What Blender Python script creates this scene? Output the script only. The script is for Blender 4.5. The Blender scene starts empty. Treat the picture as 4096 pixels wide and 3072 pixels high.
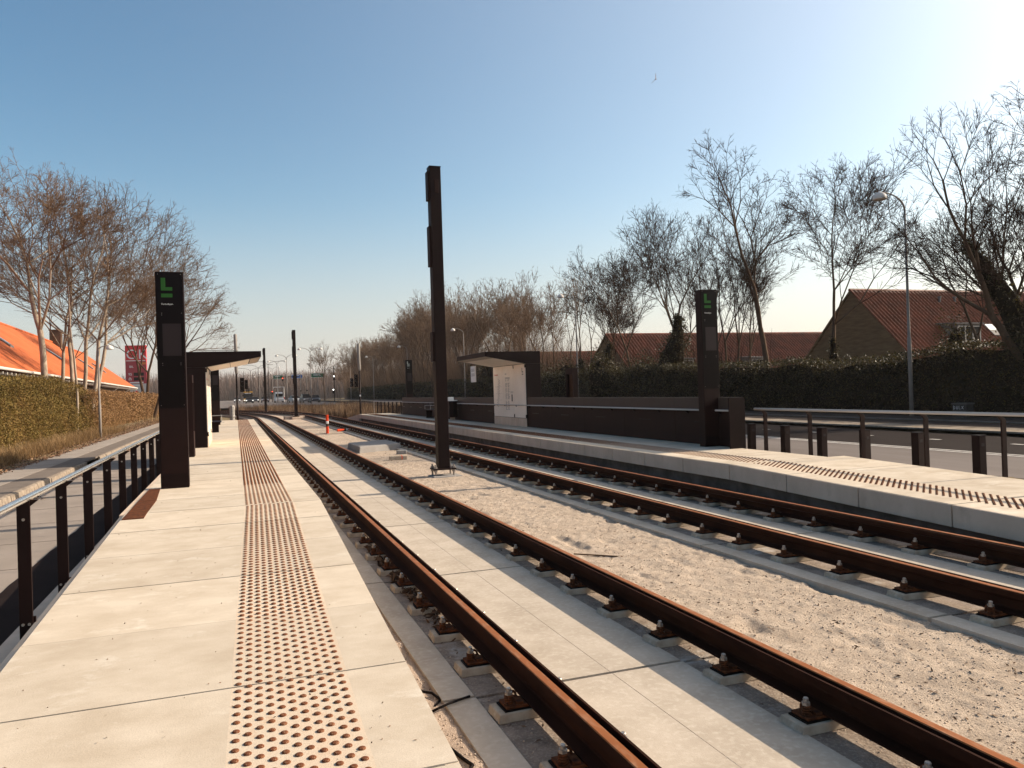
import bpy, math, random
import numpy as np
from mathutils import Vector, Matrix, noise
R = math.radians
random.seed(7)
rng = np.random.default_rng(11)
scn = bpy.context.scene
COL = scn.collection
# ------------------------------------------------------------------ frame of the line: x across (to the right), y along the track
TH = math.atan2(.338, .9411)
CT, ST = math.cos(TH), math.sin(TH)
def W(n, s, z=0.0):
    return Vector((CT*n - ST*s, ST*n + CT*s, z))
S0, RAD, NC = 64.5, 160.0, 4.5
def curve(n, s):
    """across/along -> local across/along with the bend to the left past the platforms"""
    if s <= S0: return n, s
    a = (s-S0)/RAD; r = RAD + (n-NC)
    return NC-RAD + r*math.cos(a), S0 + r*math.sin(a)

# ------------------------------------------------------------------ object helpers
def tag(o, label=None, cat=None, group=None, kind=None):
    if label: o['label'] = label
    if cat: o['category'] = cat
    if group: o['group'] = group
    if kind: o['kind'] = kind
    return o
def thing(name, label, cat, n=0, s=0, z=0, rot=0.0, group=None, frame=True):
    o = bpy.data.objects.new(name, None); COL.objects.link(o)
    o.location = W(n, s, z); o.rotation_euler = (0, 0, (TH if frame else 0)+rot)
    o.empty_display_size = .1
    return tag(o, label, cat, group)
def link(name, me, mat=None, parent=None, smooth=False, bevel=0, frame=False):
    o = bpy.data.objects.new(name, me); COL.objects.link(o)
    if mat is not None:
        for m in (mat if isinstance(mat, (list, tuple)) else [mat]): me.materials.append(m)
    if parent is not None: o.parent = parent
    if frame: o.rotation_euler = (0, 0, TH)
    if smooth:
        me.polygons.foreach_set('use_smooth', [True]*len(me.polygons))
    if bevel:
        b = o.modifiers.new('Bevel', 'BEVEL'); b.width = bevel; b.segments = 2; b.limit_method = 'ANGLE'
    return o
def copy_tree(o, parent=None):
    c = o.copy(); COL.objects.link(c)
    if parent is not None: c.parent = parent
    for ch in list(o.children): copy_tree(ch, c)
    return c
class MB:
    def __init__(self): self.v = []; self.f = []; self.m = []
    def add(self, vs, fs, mi=0):
        b = len(self.v); self.v += [tuple(p) for p in vs]
        self.f += [tuple(i+b for i in f) for f in fs]; self.m += [mi]*len(fs); return self
    def box(self, x0, x1, y0, y1, z0, z1, mi=0):
        v = [(x0,y0,z0),(x1,y0,z0),(x1,y1,z0),(x0,y1,z0),(x0,y0,z1),(x1,y0,z1),(x1,y1,z1),(x0,y1,z1)]
        return self.add(v, [(0,3,2,1),(4,5,6,7),(0,1,5,4),(1,2,6,5),(2,3,7,6),(3,0,4,7)], mi)
    def hexa(self, v, mi=0):
        return self.add(v, [(0,3,2,1),(4,5,6,7),(0,1,5,4),(1,2,6,5),(2,3,7,6),(3,0,4,7)], mi)
    def prism(self, prof, a0, a1, axis='y', mi=0):
        """profile in the plane across the axis, listed counter-clockwise seen against the axis"""
        k = len(prof)
        if axis == 'y': f = lambda p, a: (p[0], a, p[1])
        elif axis == 'x': f = lambda p, a: (a, p[0], p[1])
        else: f = lambda p, a: (p[0], p[1], a)
        v = [f(p, a0) for p in prof] + [f(p, a1) for p in prof]
        fs = [tuple(range(k)), tuple(range(2*k-1, k-1, -1))] + [(i, i+k, (i+1) % k + k, (i+1) % k) for i in range(k)]
        return self.add(v, fs, mi)
    def tube(self, path, r, k=8, mi=0, caps=True):
        P = [Vector(p) for p in path]; rs = r if isinstance(r, (list, tuple)) else [r]*len(P)
        b = []; up = Vector((0, 0, 1)); last = None
        for i, p in enumerate(P):
            d = (P[min(i+1, len(P)-1)] - P[max(i-1, 0)]).normalized()
            if last is None:
                a = d.cross(up if abs(d.z) < .9 else Vector((1, 0, 0))).normalized()
            else:
                a = (last - d*last.dot(d)); a = a.normalized() if a.length > 1e-6 else d.orthogonal().normalized()
            last = a; c = d.cross(a)
            for j in range(k):
                t = 2*math.pi*j/k
                b.append(p + (a*math.cos(t) + c*math.sin(t))*rs[i])
        fs = []
        for i in range(len(P)-1):
            for j in range(k):
                fs.append((i*k+j, i*k+(j+1) % k, (i+1)*k+(j+1) % k, (i+1)*k+j))
        if caps:
            fs.append(tuple(range(k-1, -1, -1))); fs.append(tuple((len(P)-1)*k+j for j in range(k)))
        return self.add(b, fs, mi)
    def lathe(self, prof, c=(0, 0, 0), k=16, mi=0, axis='z'):
        v = []; n = len(prof)
        for (r, h) in prof:
            for j in range(k):
                t = 2*math.pi*j/k; q = (r*math.cos(t), r*math.sin(t), h)
                if axis == 'y': q = (q[0], q[2], q[1])
                if axis == 'x': q = (q[2], q[0], q[1])
                v.append((q[0]+c[0], q[1]+c[1], q[2]+c[2]))
        fs = [(i*k+j, i*k+(j+1) % k, (i+1)*k+(j+1) % k, (i+1)*k+j) for i in range(n-1) for j in range(k)]
        fs += [tuple(range(k-1, -1, -1)), tuple((n-1)*k+j for j in range(k))]
        return self.add(v, fs, mi)
    def mesh(self, name):
        me = bpy.data.meshes.new(name); me.from_pydata(self.v, [], self.f)
        if any(self.m): me.polygons.foreach_set('material_index', self.m)
        import bmesh
        bm = bmesh.new(); bm.from_mesh(me); bmesh.ops.recalc_face_normals(bm, faces=bm.faces); bm.to_mesh(me); bm.free()
        me.update(); return me
    def build(self, name, mat=None, parent=None, smooth=False, bevel=0, frame=False):
        return link(name, self.mesh(name), mat, parent, smooth, bevel, frame)
def quads(name, V, Q):
    """fast mesh from an (N,3) array and an (M,4) array"""
    V = np.asarray(V, np.float32); Q = np.asarray(Q, np.int32)
    me = bpy.data.meshes.new(name); k = Q.shape[1]
    me.vertices.add(len(V)); me.vertices.foreach_set('co', V.ravel())
    me.loops.add(Q.size); me.loops.foreach_set('vertex_index', Q.ravel())
    me.polygons.add(len(Q)); me.polygons.foreach_set('loop_start', np.arange(len(Q), dtype=np.int32)*k)
    me.update(calc_edges=True); me.validate(); return me
def grid(name, xs, ys, zf):
    xs = np.asarray(xs); ys = np.asarray(ys)
    V = [(x, y, zf(x, y)) for y in ys for x in xs]; a = len(xs)
    Q = [(j*a+i, j*a+i+1, (j+1)*a+i+1, (j+1)*a+i) for j in range(len(ys)-1) for i in range(a-1)]
    return quads(name, V, Q)
def text_mesh(txt, size, align='LEFT', ext=.0015):
    cu = bpy.data.curves.new('lettering', 'FONT'); cu.body = txt; cu.size = size; cu.align_x = align; cu.extrude = ext
    o = bpy.data.objects.new('lettering', cu); COL.objects.link(o)
    dg = bpy.context.evaluated_depsgraph_get()
    me = bpy.data.meshes.new_from_object(o.evaluated_get(dg)); bpy.data.objects.remove(o); return me

# ------------------------------------------------------------------ materials
def pm(name, col, rough=.7, metal=0.0, col2=None, scale=2.0, lo=.35, hi=.65, bump=0.0, bscale=60.0, speck=None, sscale=300, samt=.5,
       spec=.05, slabtone=None, island=False, stain=None, stscale=.6, stamt=.5, stretch=None, transl=None):
    m = bpy.data.materials.new(name); m.use_nodes = True; nt = m.node_tree; N = nt.nodes; L = nt.links
    b = N['Principled BSDF']; b.inputs['Roughness'].default_value = rough; b.inputs['Metallic'].default_value = metal
    b.inputs['Specular IOR Level'].default_value = spec
    c = (*col, 1)
    tc = N.new('ShaderNodeTexCoord'); src = tc.outputs['Object']
    if stretch:
        mp = N.new('ShaderNodeMapping'); mp.inputs['Scale'].default_value = stretch; L.new(src, mp.inputs['Vector']); src = mp.outputs['Vector']
    out = None
    def ns(sc, det=5, rg=.6):
        t = N.new('ShaderNodeTexNoise'); t.inputs['Scale'].default_value = sc; t.inputs['Detail'].default_value = det
        t.inputs['Roughness'].default_value = rg; L.new(src, t.inputs['Vector']); return t
    def mix(f, a, bb):
        x = N.new('ShaderNodeMix'); x.data_type = 'RGBA'; L.new(f, x.inputs['Factor'])
        for sock, val in ((x.inputs[6], a), (x.inputs[7], bb)):
            if isinstance(val, tuple): sock.default_value = val
            else: L.new(val, sock)
        return x.outputs[2]
    def ramp(f, l, h):
        r = N.new('ShaderNodeMapRange'); r.inputs[1].default_value = l; r.inputs[2].default_value = h; L.new(f, r.inputs[0]); return r.outputs[0]
    cur = c
    if island:
        g = N.new('ShaderNodeNewGeometry'); cr = N.new('ShaderNodeValToRGB'); L.new(g.outputs['Random Per Island'], cr.inputs[0])
        cols = [col] + list(island); e = cr.color_ramp.elements
        while len(e) < len(cols): e.new(.5)
        for i, q in enumerate(cols): e[i].position = i/(len(cols)-1); e[i].color = (*q, 1)
        cur = cr.outputs[0]
        if col2: cur = mix(ramp(ns(scale, 3).outputs[0], lo, hi), cur, (*col2, 1))
    elif col2:
        cur = mix(ramp(ns(scale).outputs[0], lo, hi), c, (*col2, 1))
    if stain:
        t = ns(stscale, 7, .7); r = ramp(t.outputs[0], .56, .68)
        k = N.new('ShaderNodeMath'); k.operation = 'MULTIPLY'; k.inputs[1].default_value = stamt; L.new(r, k.inputs[0])
        cur = mix(k.outputs[0], cur, (*stain, 1))
    if speck:
        t = ns(sscale, 2, .5); r = ramp(t.outputs[0], .5, .75)
        k = N.new('ShaderNodeMath'); k.operation = 'MULTIPLY'; k.inputs[1].default_value = samt; L.new(r, k.inputs[0])
        cur = mix(k.outputs[0], cur, (*speck, 1))
    if slabtone:
        sx = N.new('ShaderNodeSeparateXYZ'); L.new(tc.outputs['Object'], sx.inputs[0])
        q = N.new('ShaderNodeMath'); q.operation = 'MULTIPLY_ADD'; q.inputs[1].default_value = 1/slabtone[1]; q.inputs[2].default_value = 100-slabtone[0]/slabtone[1]; L.new(sx.outputs[1], q.inputs[0])
        fl = N.new('ShaderNodeMath'); fl.operation = 'FLOOR'; L.new(q.outputs[0], fl.inputs[0])
        wn = N.new('ShaderNodeTexWhiteNoise'); wn.noise_dimensions = '1D'; L.new(fl.outputs[0], wn.inputs['W'])
        r = N.new('ShaderNodeMapRange'); r.inputs[3].default_value = 1-slabtone[2]; r.inputs[4].default_value = 1.04; L.new(wn.outputs['Value'], r.inputs[0])
        x = N.new('ShaderNodeVectorMath'); x.operation = 'SCALE'; L.new(r.outputs[0], x.inputs['Scale'])
        if isinstance(cur, tuple): x.inputs[0].default_value = cur[:3]
        else: L.new(cur, x.inputs[0])
        cur = x.outputs[0]
    if isinstance(cur, tuple): b.inputs['Base Color'].default_value = cur
    else: L.new(cur, b.inputs['Base Color'])
    if bump:
        t = ns(bscale, 6, .65); bp = N.new('ShaderNodeBump'); bp.inputs['Strength'].default_value = 1.0
        bp.inputs['Distance'].default_value = bump; L.new(t.outputs[0], bp.inputs['Height']); L.new(bp.outputs[0], b.inputs['Normal'])
    if transl:
        ta = N.new('ShaderNodeBsdfTranslucent'); ms = N.new('ShaderNodeMixShader'); ms.inputs[0].default_value = transl
        if isinstance(cur, tuple): ta.inputs[0].default_value = cur
        else: L.new(cur, ta.inputs[0])
        L.new(b.outputs[0], ms.inputs[1]); L.new(ta.outputs[0], ms.inputs[2]); L.new(ms.outputs[0], N['Material Output'].inputs[0])
    return m
def emit(name, col, st):
    m = bpy.data.materials.new(name); m.use_nodes = True; b = m.node_tree.nodes['Principled BSDF']
    b.inputs['Base Color'].default_value = (*col, 1); b.inputs['Emission Color'].default_value = (*col, 1); b.inputs['Emission Strength'].default_value = st; return m
M = {}
M['slab'] = pm('platform concrete', (.59,.495,.39), .85, col2=(.48,.39,.295), scale=2.2, bump=.0015, bscale=90, speck=(.36,.30,.24), sscale=220, samt=.5, stain=(.66,.58,.48), stscale=2.6, stamt=.75, stretch=(1,1.4,1), slabtone=(3.32,1.25,.10))
M['slabrust'] = pm('rust tinted concrete', (.60,.465,.345), .8, col2=(.58,.485,.375), scale=2.5, bump=.0015, bscale=90, speck=(.32,.2,.12), sscale=180, samt=.5, stain=(.52,.33,.2), stscale=6, stamt=.6, slabtone=(3.32,1.25,.10))
M['fascia'] = pm('fascia concrete', (.60,.465,.36), .85, col2=(.50,.38,.29), scale=2.2, bump=.002, bscale=50, speck=(.3,.23,.18), sscale=150, samt=.35, stain=(.36,.27,.20), stscale=2, stamt=.45, stretch=(1,1,.5))
M['mortar'] = pm('grey joint mortar', (.27,.215,.17), .95, col2=(.14,.11,.085), scale=14, bump=.004, bscale=90)
M['darkconc'] = pm('recessed concrete wall', (.15,.115,.095), .9, col2=(.09,.068,.055), scale=3, bump=.003, bscale=30)
M['track'] = pm('track slab concrete', (.52,.435,.35), .85, col2=(.42,.345,.27), scale=2.6, bump=.0015, bscale=70, speck=(.64,.56,.46), sscale=25, samt=.4, stain=(.36,.285,.225), stscale=2.2, stamt=.4, slabtone=(8.08,3.28,.10))
M['rough'] = pm('rough brushed concrete', (.31,.24,.19), .95, col2=(.19,.145,.115), scale=7, bump=.012, bscale=45, speck=(.42,.36,.3), sscale=60, samt=.7, stain=(.5,.46,.42), stscale=2.6, stamt=.75)
M['sand'] = pm('dry sandy gravel', (.52,.41,.315), .95, col2=(.40,.31,.235), scale=5, bump=.016, bscale=75, speck=(.22,.165,.125), sscale=60, samt=.75, stain=(.60,.475,.37), stscale=9, stamt=.5)
M['gravel'] = pm('fine gravel', (.50,.38,.29), .95, col2=(.38,.28,.21), scale=6, bump=.012, bscale=110, speck=(.22,.16,.12), sscale=120, samt=.8)
M['railtop'] = pm('orange rusted rail head', (.33,.115,.04), .55, .3, col2=(.25,.085,.03), scale=6, lo=.3, hi=.7, bump=.0006, bscale=60, speck=(.55,.40,.27), sscale=26, samt=.25, stretch=(1,.35,1))
M['railside'] = pm('dark rusted steel', (.020,.0068,.004), .8, .0, col2=(.045,.016,.008), scale=5, lo=.35, hi=.75, bump=.001, bscale=60, stretch=(1,.4,1))
M['rust'] = pm('rusted plate', (.16,.055,.022), .75, .2, col2=(.055,.022,.013), scale=22, bump=.0015, bscale=70)
M['pad'] = pm('cast concrete pad', (.50,.41,.31), .9, col2=(.34,.26,.19), scale=9, bump=.003, bscale=60, stain=(.62,.57,.5), stscale=12, stamt=.6)
M['rubber'] = pm('black rubber', (.010,.007,.006), .6)
M['zinc'] = pm('galvanised bolt', (.42,.38,.34), .45, .8, col2=(.25,.2,.17), scale=60)
M['black'] = pm('dark brown painted steel', (.009,.0028,.0021), .55, .0, col2=(.012,.0042,.0032), scale=3, spec=.12)
M['black2'] = pm('matt charcoal panel', (.019,.0068,.005), .6, .0, col2=(.015,.0055,.004), scale=2, spec=.12)
M['glossblack'] = pm('black glass panel', (.004,.001,.001), .3, spec=.12)
M['screen'] = pm('dark display', (.022,.013,.013), .4, spec=.2)
M['green'] = pm('green logo', (.03,.105,.025), .7)
M['greylogo'] = pm('pale logo', (.32,.34,.30), .6)
M['white'] = pm('white lettering', (.75,.72,.68), .6)
M['steel'] = pm('brushed stainless tube', (.85,.82,.78), .26, .95, col2=(.72,.69,.66), scale=30)
M['steelmatt'] = pm('painted pale rail', (.45,.42,.40), .5, .3)
M['ceil'] = pm('white soffit panel', (.80,.70,.60), .35, col2=(.74,.64,.54), scale=2)
M['enamel'] = pm('white enamel panel', (.80,.70,.60), .25, col2=(.74,.64,.54), scale=1.2)
M['print'] = pm('grey printing', (.20,.17,.16), .6)
M['redprint'] = pm('red printing', (.48,.08,.04), .6)
M['paper'] = pm('white paper board', (.70,.67,.64), .6)
M['asph_old'] = pm('dusty old asphalt', (.31,.255,.215), .9, col2=(.25,.205,.17), scale=1.3, bump=.004, bscale=120, speck=(.16,.125,.1), sscale=140, samt=.5, stain=(.40,.33,.28), stscale=1.1, stamt=.6, stretch=(1,.5,1))
M['asph_new'] = pm('fresh dark asphalt', (.014,.0085,.0075), .9, col2=(.020,.013,.0115), scale=2, bump=.004, bscale=150, speck=(.04,.03,.026), sscale=200, samt=.3, spec=.05)
M['asph_r'] = pm('worn grey carriageway', (.185,.155,.14), .85, col2=(.145,.12,.105), scale=.8, bump=.003, bscale=140, speck=(.09,.07,.06), sscale=160, samt=.5, stretch=(1,.25,1))
M['walk'] = pm('grey paved footway', (.33,.28,.24), .9, col2=(.27,.225,.19), scale=1.5, bump=.003, bscale=90, speck=(.2,.16,.13), sscale=120, samt=.4)
M['walkdark'] = pm('dark kerb course', (.19,.155,.13), .9, col2=(.15,.12,.10), scale=3, bump=.003, bscale=90)
M['kerb'] = pm('granite kerb', (.31,.25,.195), .9, col2=(.17,.135,.105), scale=8, bump=.01, bscale=25)
M['marking'] = pm('worn white paint', (.60,.55,.50), .8, col2=(.42,.38,.34), scale=9)
M['earth'] = pm('dry earth and turf', (.20,.145,.085), .95, col2=(.13,.10,.05), scale=1.2, bump=.03, bscale=12, speck=(.32,.24,.15), sscale=30, samt=.6)
M['bark'] = pm('grey brown bark', (.37,.295,.23), .9, col2=(.22,.17,.125), scale=6, bump=.01, bscale=25, stretch=(1,1,.3))
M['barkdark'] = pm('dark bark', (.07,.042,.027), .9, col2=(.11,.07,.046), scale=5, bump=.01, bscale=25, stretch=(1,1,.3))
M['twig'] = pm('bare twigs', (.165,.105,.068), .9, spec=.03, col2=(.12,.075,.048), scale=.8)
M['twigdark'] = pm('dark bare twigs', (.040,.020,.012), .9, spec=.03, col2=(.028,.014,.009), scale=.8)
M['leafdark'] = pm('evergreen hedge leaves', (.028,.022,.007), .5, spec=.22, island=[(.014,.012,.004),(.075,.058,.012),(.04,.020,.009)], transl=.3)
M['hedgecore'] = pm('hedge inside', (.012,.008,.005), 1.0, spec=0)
M['leafochre'] = pm('ochre hedge leaves', (.22,.13,.038), .7, spec=.1, island=[(.12,.085,.022),(.30,.175,.06),(.07,.058,.015),(.24,.125,.045)], col2=(.14,.10,.028), scale=.5, transl=.2)
M['leafbrown'] = pm('brown beech hedge leaves', (.28,.15,.065), .75, spec=.2, island=[(.20,.105,.045),(.33,.19,.085),(.16,.09,.035)], transl=.2)
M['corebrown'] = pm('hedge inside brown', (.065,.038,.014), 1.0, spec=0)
M['dry'] = pm('dry grass', (.32,.19,.09), .8, spec=.05, island=[(.22,.13,.055),(.42,.28,.15),(.15,.095,.036)], col2=(.17,.10,.045), scale=.8, transl=.2)
M['reed'] = pm('dry reeds', (.24,.14,.075), .8, spec=.1, island=[(.15,.085,.045),(.42,.29,.18),(.09,.05,.028)], col2=(.075,.042,.024), scale=.55, lo=.42, hi=.62, transl=.2)
M['litter'] = pm('fallen leaves', (.20,.105,.055), .8, spec=.2, island=[(.12,.062,.035),(.34,.20,.12),(.08,.045,.03)])
M['debris'] = pm('dark debris', (.12,.068,.04), .9, spec=0, island=[(.07,.042,.028),(.20,.125,.08)])
M['moss'] = pm('dry turf edge', (.17,.115,.045), .95, island=[(.12,.09,.03),(.24,.17,.08)])
M['lampgrey'] = pm('grey lamp post', (.26,.225,.20), .6, .0, col2=(.21,.18,.16), scale=3)
M['lampshade'] = pm('pale enamel lamp shade', (.62,.57,.52), .4)
M['glow'] = pm('frosted lamp bowl', (.45,.40,.36), .4)
M['wrap'] = pm('taped grey sleeve', (.27,.245,.22), .6, col2=(.20,.18,.165), scale=14, bump=.01, bscale=16)
M['plastic'] = pm('cloudy plastic wrap', (.22,.20,.185), .35, col2=(.38,.35,.32), scale=8, bump=.03, bscale=9)
M['block'] = pm('grey cast concrete', (.30,.275,.255), .9, col2=(.25,.225,.205), scale=3, bump=.002, bscale=60)
M['orange'] = pm('orange red plastic', (.80,.075,.022), .5)
M['reflect'] = pm('white reflective band', (.8,.77,.72), .4)
M['carglass'] = pm('car glass', (.012,.011,.012), .12)
M['tyre'] = pm('tyre rubber', (.014,.012,.011), .8)
M['headl'] = emit('lit headlamp', (1,.95,.85), 1.0)
M['redl'] = emit('lit red lamp', (1,.10,.04), 2.5)
M['whitel'] = emit('lit signal lamp', (1,.97,.9), 2.5)
# ================================================================== the setting
def struct(o): o['kind'] = 'structure'; return o
def strip(mb, n0, n1, z0, z1, ss, mi=0):
    for a, b in zip(ss[:-1], ss[1:]):
        p = [curve(n0, a), curve(n1, a), curve(n1, b), curve(n0, b)]
        mb.hexa([(x, y, z0) for x, y in p] + [(x, y, z1) for x, y in p], mi)
def zfar(s):
    t = min(1, max(0, (s-96)/48)); return .47*t*t*(3-2*t)
def sheet(name, n0, n1, s0, s1, z, mat, zb=None):
    mb = MB(); cuts = [s0] + [c for c in (96, 112, 128, 144) if s0 < c < s1] + [s1]
    for a, b in zip(cuts[:-1], cuts[1:]):
        za, zb_ = z+zfar(a), z+zfar(b); dz = .05 if zb is None else z-zb
        mb.hexa([(n0, a, za-dz), (n1, a, za-dz), (n1, b, zb_-dz), (n0, b, zb_-dz), (n0, a, za), (n1, a, za), (n1, b, zb_), (n0, b, zb_)])
    return struct(mb.build(name, mat, frame=True))
g = MB(); g.box(-2500, 2500, -600, 3500, -1.2, -.40); struct(g.build('ground', M['earth'], frame=True))
# --- left side: service road, kerb, footway, verge
sheet('left_road', -4.2, -1.72, -12, 110, -.20, M['asph_old'])
mb = MB(); last = -2.32; v = []; N_ = 220
for i in range(N_):
    s = -8 + i*.32; e = -2.33 + .05*noise.noise(Vector((s*.7, 3, 0))) + .035*noise.noise(Vector((s*3, 9, 0))) + (.25 if 6.2 < s < 6.9 else 0)
    v += [(e, s, -.194), (-1.72, s, -.194)]
me = bpy.data.meshes.new('new_asphalt'); me.from_pydata(v, [], [(2*i, 2*i+1, 2*i+3, 2*i+2) for i in range(N_-1)])
struct(link('asphalt_patch', me, M['asph_new'], frame=True))
mb = MB()
for i in range(60):
    s = 1.0+i*1.9; mb.box(-4.19, -2.36, s, s+.012, -.199, -.1965)
struct(mb.build('road_cross_lines', M['walkdark'], frame=True))  # thin dark lines across the road at even spacing
mb = MB()
for i in range(75):
    s = -5+i*1.2; j = rng.normal(0, .012); gap = .012
    if 26 < s < 27.5: continue
    mb.hexa([(-4.34, s+gap, -.25), (-4.24+j, s+gap, -.25), (-4.24+j, s+1.2, -.25), (-4.34, s+1.2, -.25), (-4.335, s+gap, -.055), (-4.26+j, s+gap, -.075), (-4.26+j, s+1.2, -.075), (-4.335, s+1.2, -.055)])
struct(mb.build('kerb', M['kerb'], frame=True, bevel=.012))
sheet('kerb_course', -4.95, -4.345, -6, 110, -.052, M['walkdark'])
mb = MB()
for i in range(95): mb.box(-6.0, -4.96, -6+i*1.25, -6+i*1.25+1.244, -.2, -.05)
struct(mb.build('footway', M['walk'], frame=True))
def zv(x, y):
    return -.06 + .05*(-6-x)*.5 + .05*noise.noise(Vector((x*1.3, y*1.3, 0))) + .02*noise.noise(Vector((x*5, y*5, 3)))
struct(link('verge', grid('verge', np.linspace(-12, -5.98, 24), np.linspace(5, 120, 280), zv), M['earth'], smooth=True, frame=True))
# --- the ledge along the ramp
mb = MB()
for i in range(12): mb.box(-1.80, -1.45, -6+i*1.8, -6+i*1.8+1.79, -.4, -.165)
struct(mb.build('ramp_footing', M['fascia'], frame=True))
# --- track slabs
def sgrid(a, b): return list(np.arange(a, min(b, 60), 6.0)) + [s for s in np.arange(60, b+.1, 2.5)] if b > 60 else [a, b]
J = [8.08+3.28*k for k in range(-4, 45)]
for c in (2.44, 6.53):
    mb = MB()
    for a, b in zip(J[:-1], J[1:]):
        a2, b2 = a+.018, b-.018; seg = [a2, b2] if b < 62 else [a2, (a2+b2)/2, b2]
        for sd in (-1, 1):
            q = sorted((c+sd*1.25, c+sd*1.04)); strip(mb, q[0], q[1], -.36, -.25, seg, 0)
            q = sorted((c+sd*1.04, c+sd*.5)); strip(mb, q[0], q[1], -.36, -.262, seg, 1)
        strip(mb, c-.5, c+.5, -.36, -.248, seg, 0)
        strip(mb, c-.06, c-.055, -.2485, -.2474, seg, 1)
        strip(mb, c-1.25, c+1.25, -.36, -.285, [b2, b2+.036], 1)
    struct(mb.build('track_slab', [M['track'], M['rough']], frame=True, bevel=.004))
# --- sand between the tracks
def zs(x, y):
    p = Vector((x, y, 0)); z = -.288 + .012*noise.noise(p*1.9) + .012*noise.noise(p*5) + .013*noise.noise(p*15)
    k = noise.noise(Vector((x*3.1, y*1.6, 5)))
    if k > .36: z -= .10*(k-.36)
    return z
struct(link('sand', grid('sand', np.linspace(3.69, 5.28, 56), np.linspace(1.5, 24, 720), zs), M['sand'], smooth=True, frame=True))
V = []; xs = np.linspace(3.69, 5.28, 14); ys = list(np.linspace(24, 64, 260))+list(np.linspace(64.6, 150, 120))
for y in ys:
    for x in xs: a, b = curve(x, y); V.append((a, b, zs(x, y)))
Q = [(j*14+i, j*14+i+1, (j+1)*14+i+1, (j+1)*14+i) for j in range(len(ys)-1) for i in range(13)]
struct(link('sand_far', quads('sand', V, Q), M['sand'], smooth=True, frame=True))
def zg(x, y):
    p = Vector((x, y, 7)); return -.268 + .016*noise.noise(p*3) + .012*noise.noise(p*11)
struct(link('gravel_strip', grid('gravel', np.linspace(.6, 1.2, 14), np.linspace(-3, 54, 700), zg), M['gravel'], smooth=True, frame=True))
sheet('ballast', 7.78, 8.3, -4, 60, -.31, M['rough'])
# --- platforms and ramps
ZP = .30
def zl(s): return ZP - .0286*max(0, 10.8-s)
def zr(s): return ZP - .0286*max(0, 11.3-s)
def eL(s): return 1.05 - .0224*max(0, 10.8-s)
def tL(s): return .38 if s >= 10.8 else .385 - .0224*(10.8-s)           # centre of the studs on the left
def slabs(name, s0, s1, zf, cols, joint=1.25, phase=0, thick=.16):
    """cols(s) -> list of across positions; material index per column"""
    mb = MB(); ss = [s0]; x = phase
    while x < s1:
        if x > s0+.2: ss.append(x)
        x += joint
    ss.append(s1)
    for a, b in zip(ss[:-1], ss[1:]):
        a2, b2 = a+.007, b-.007; ca, cb = cols(a2), cols(b2); za, zb_ = zf(a2), zf(b2); k = len(ca)
        ztop = rng.normal(0, .0012)
        v = [(x, a2, za+ztop) for x, m in ca] + [(x, b2, zb_+ztop) for x, m in cb] + [(ca[0][0], a2, za-thick), (ca[-1][0], a2, za-thick), (cb[-1][0], b2, zb_-thick), (cb[0][0], b2, zb_-thick)]
        for i in range(k-1): mb.add([v[i], v[i+1], v[k+i+1], v[k+i]], [(0,1,2,3)], ca[i][1])
        o = 2*k
        mb.add([v[0], v[k-1], v[o+1], v[o]], [(0,3,2,1)]); mb.add([v[k], v[2*k-1], v[o+2], v[o+3]], [(0,1,2,3)])
        mb.add([v[0], v[k], v[o+3], v[o]], [(0,1,2,3)]); mb.add([v[k-1], v[2*k-1], v[o+2], v[o+1]], [(0,3,2,1)])
    me = bpy.data.meshes.new(name); me.from_pydata(mb.v, [], mb.f); me.polygons.foreach_set('material_index', mb.m)
    return struct(link(name, me, [M['slab'], M['slabrust']], frame=True))
cl = lambda s: [(-1.36, 0), (tL(s)-.315, 1), (tL(s)+.315, 0), (eL(s), 0)]
ramp_l = slabs('ramp', -6, 10.8, zl, cl, phase=3.32-1.25*8)
plat_l = slabs('platform', 10.8, 52.5, zl, cl, phase=10.8)
cr_ = lambda s: [(8.04, 0), (8.40, 1), (9.06, 0), (10.5, 0)]
ramp_r = slabs('ramp', -6, 11.3, zr, cr_, phase=9.86-1.47*11, joint=1.47)
cr2 = lambda s: [(8.04, 0), (8.40, 1), (9.06, 0), (10.13, 0)]
plat_r = slabs('platform', 11.3, 54, zr, cr2, phase=11.3, joint=1.47)
# undersides / fascia / recessed walls
def body(name, n0, n1, sa, sb, zf, mat, drop=.16, bot=-.36, e0=None, e1=None):
    mb = MB(); e0 = e0 or (lambda s: n0); e1 = e1 or (lambda s: n1)
    P = [(e0(sa), sa), (e1(sa), sa), (e1(sb), sb), (e0(sb), sb)]; zz = [zf(sa), zf(sa), zf(sb), zf(sb)]
    mb.hexa([(x, y, bot) for x, y in P] + [(p[0], p[1], z-drop) for p, z in zip(P, zz)])
    return struct(mb.build(name, mat, frame=True))
body('ramp_base', 0, 0, -6, 10.8, zl, M['mortar'], drop=.010, e0=lambda s: -1.355, e1=lambda s: eL(s)-.05)
body('platform_base', 0, 0, 10.81, 52.4, zl, M['mortar'], drop=.010, e0=lambda s: -1.355, e1=lambda s: eL(s)-.05)
body('ramp_base', 8.16, 10.48, -6, 11.3, zr, M['darkconc'], drop=.02)
body('platform_base', 8.16, 10.12, 11.31, 53.9, zr, M['darkconc'], drop=.02)
mb = MB(); x = 9.86-1.47*10; ss = []
while x < 54: ss.append(x); x += 1.47
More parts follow.
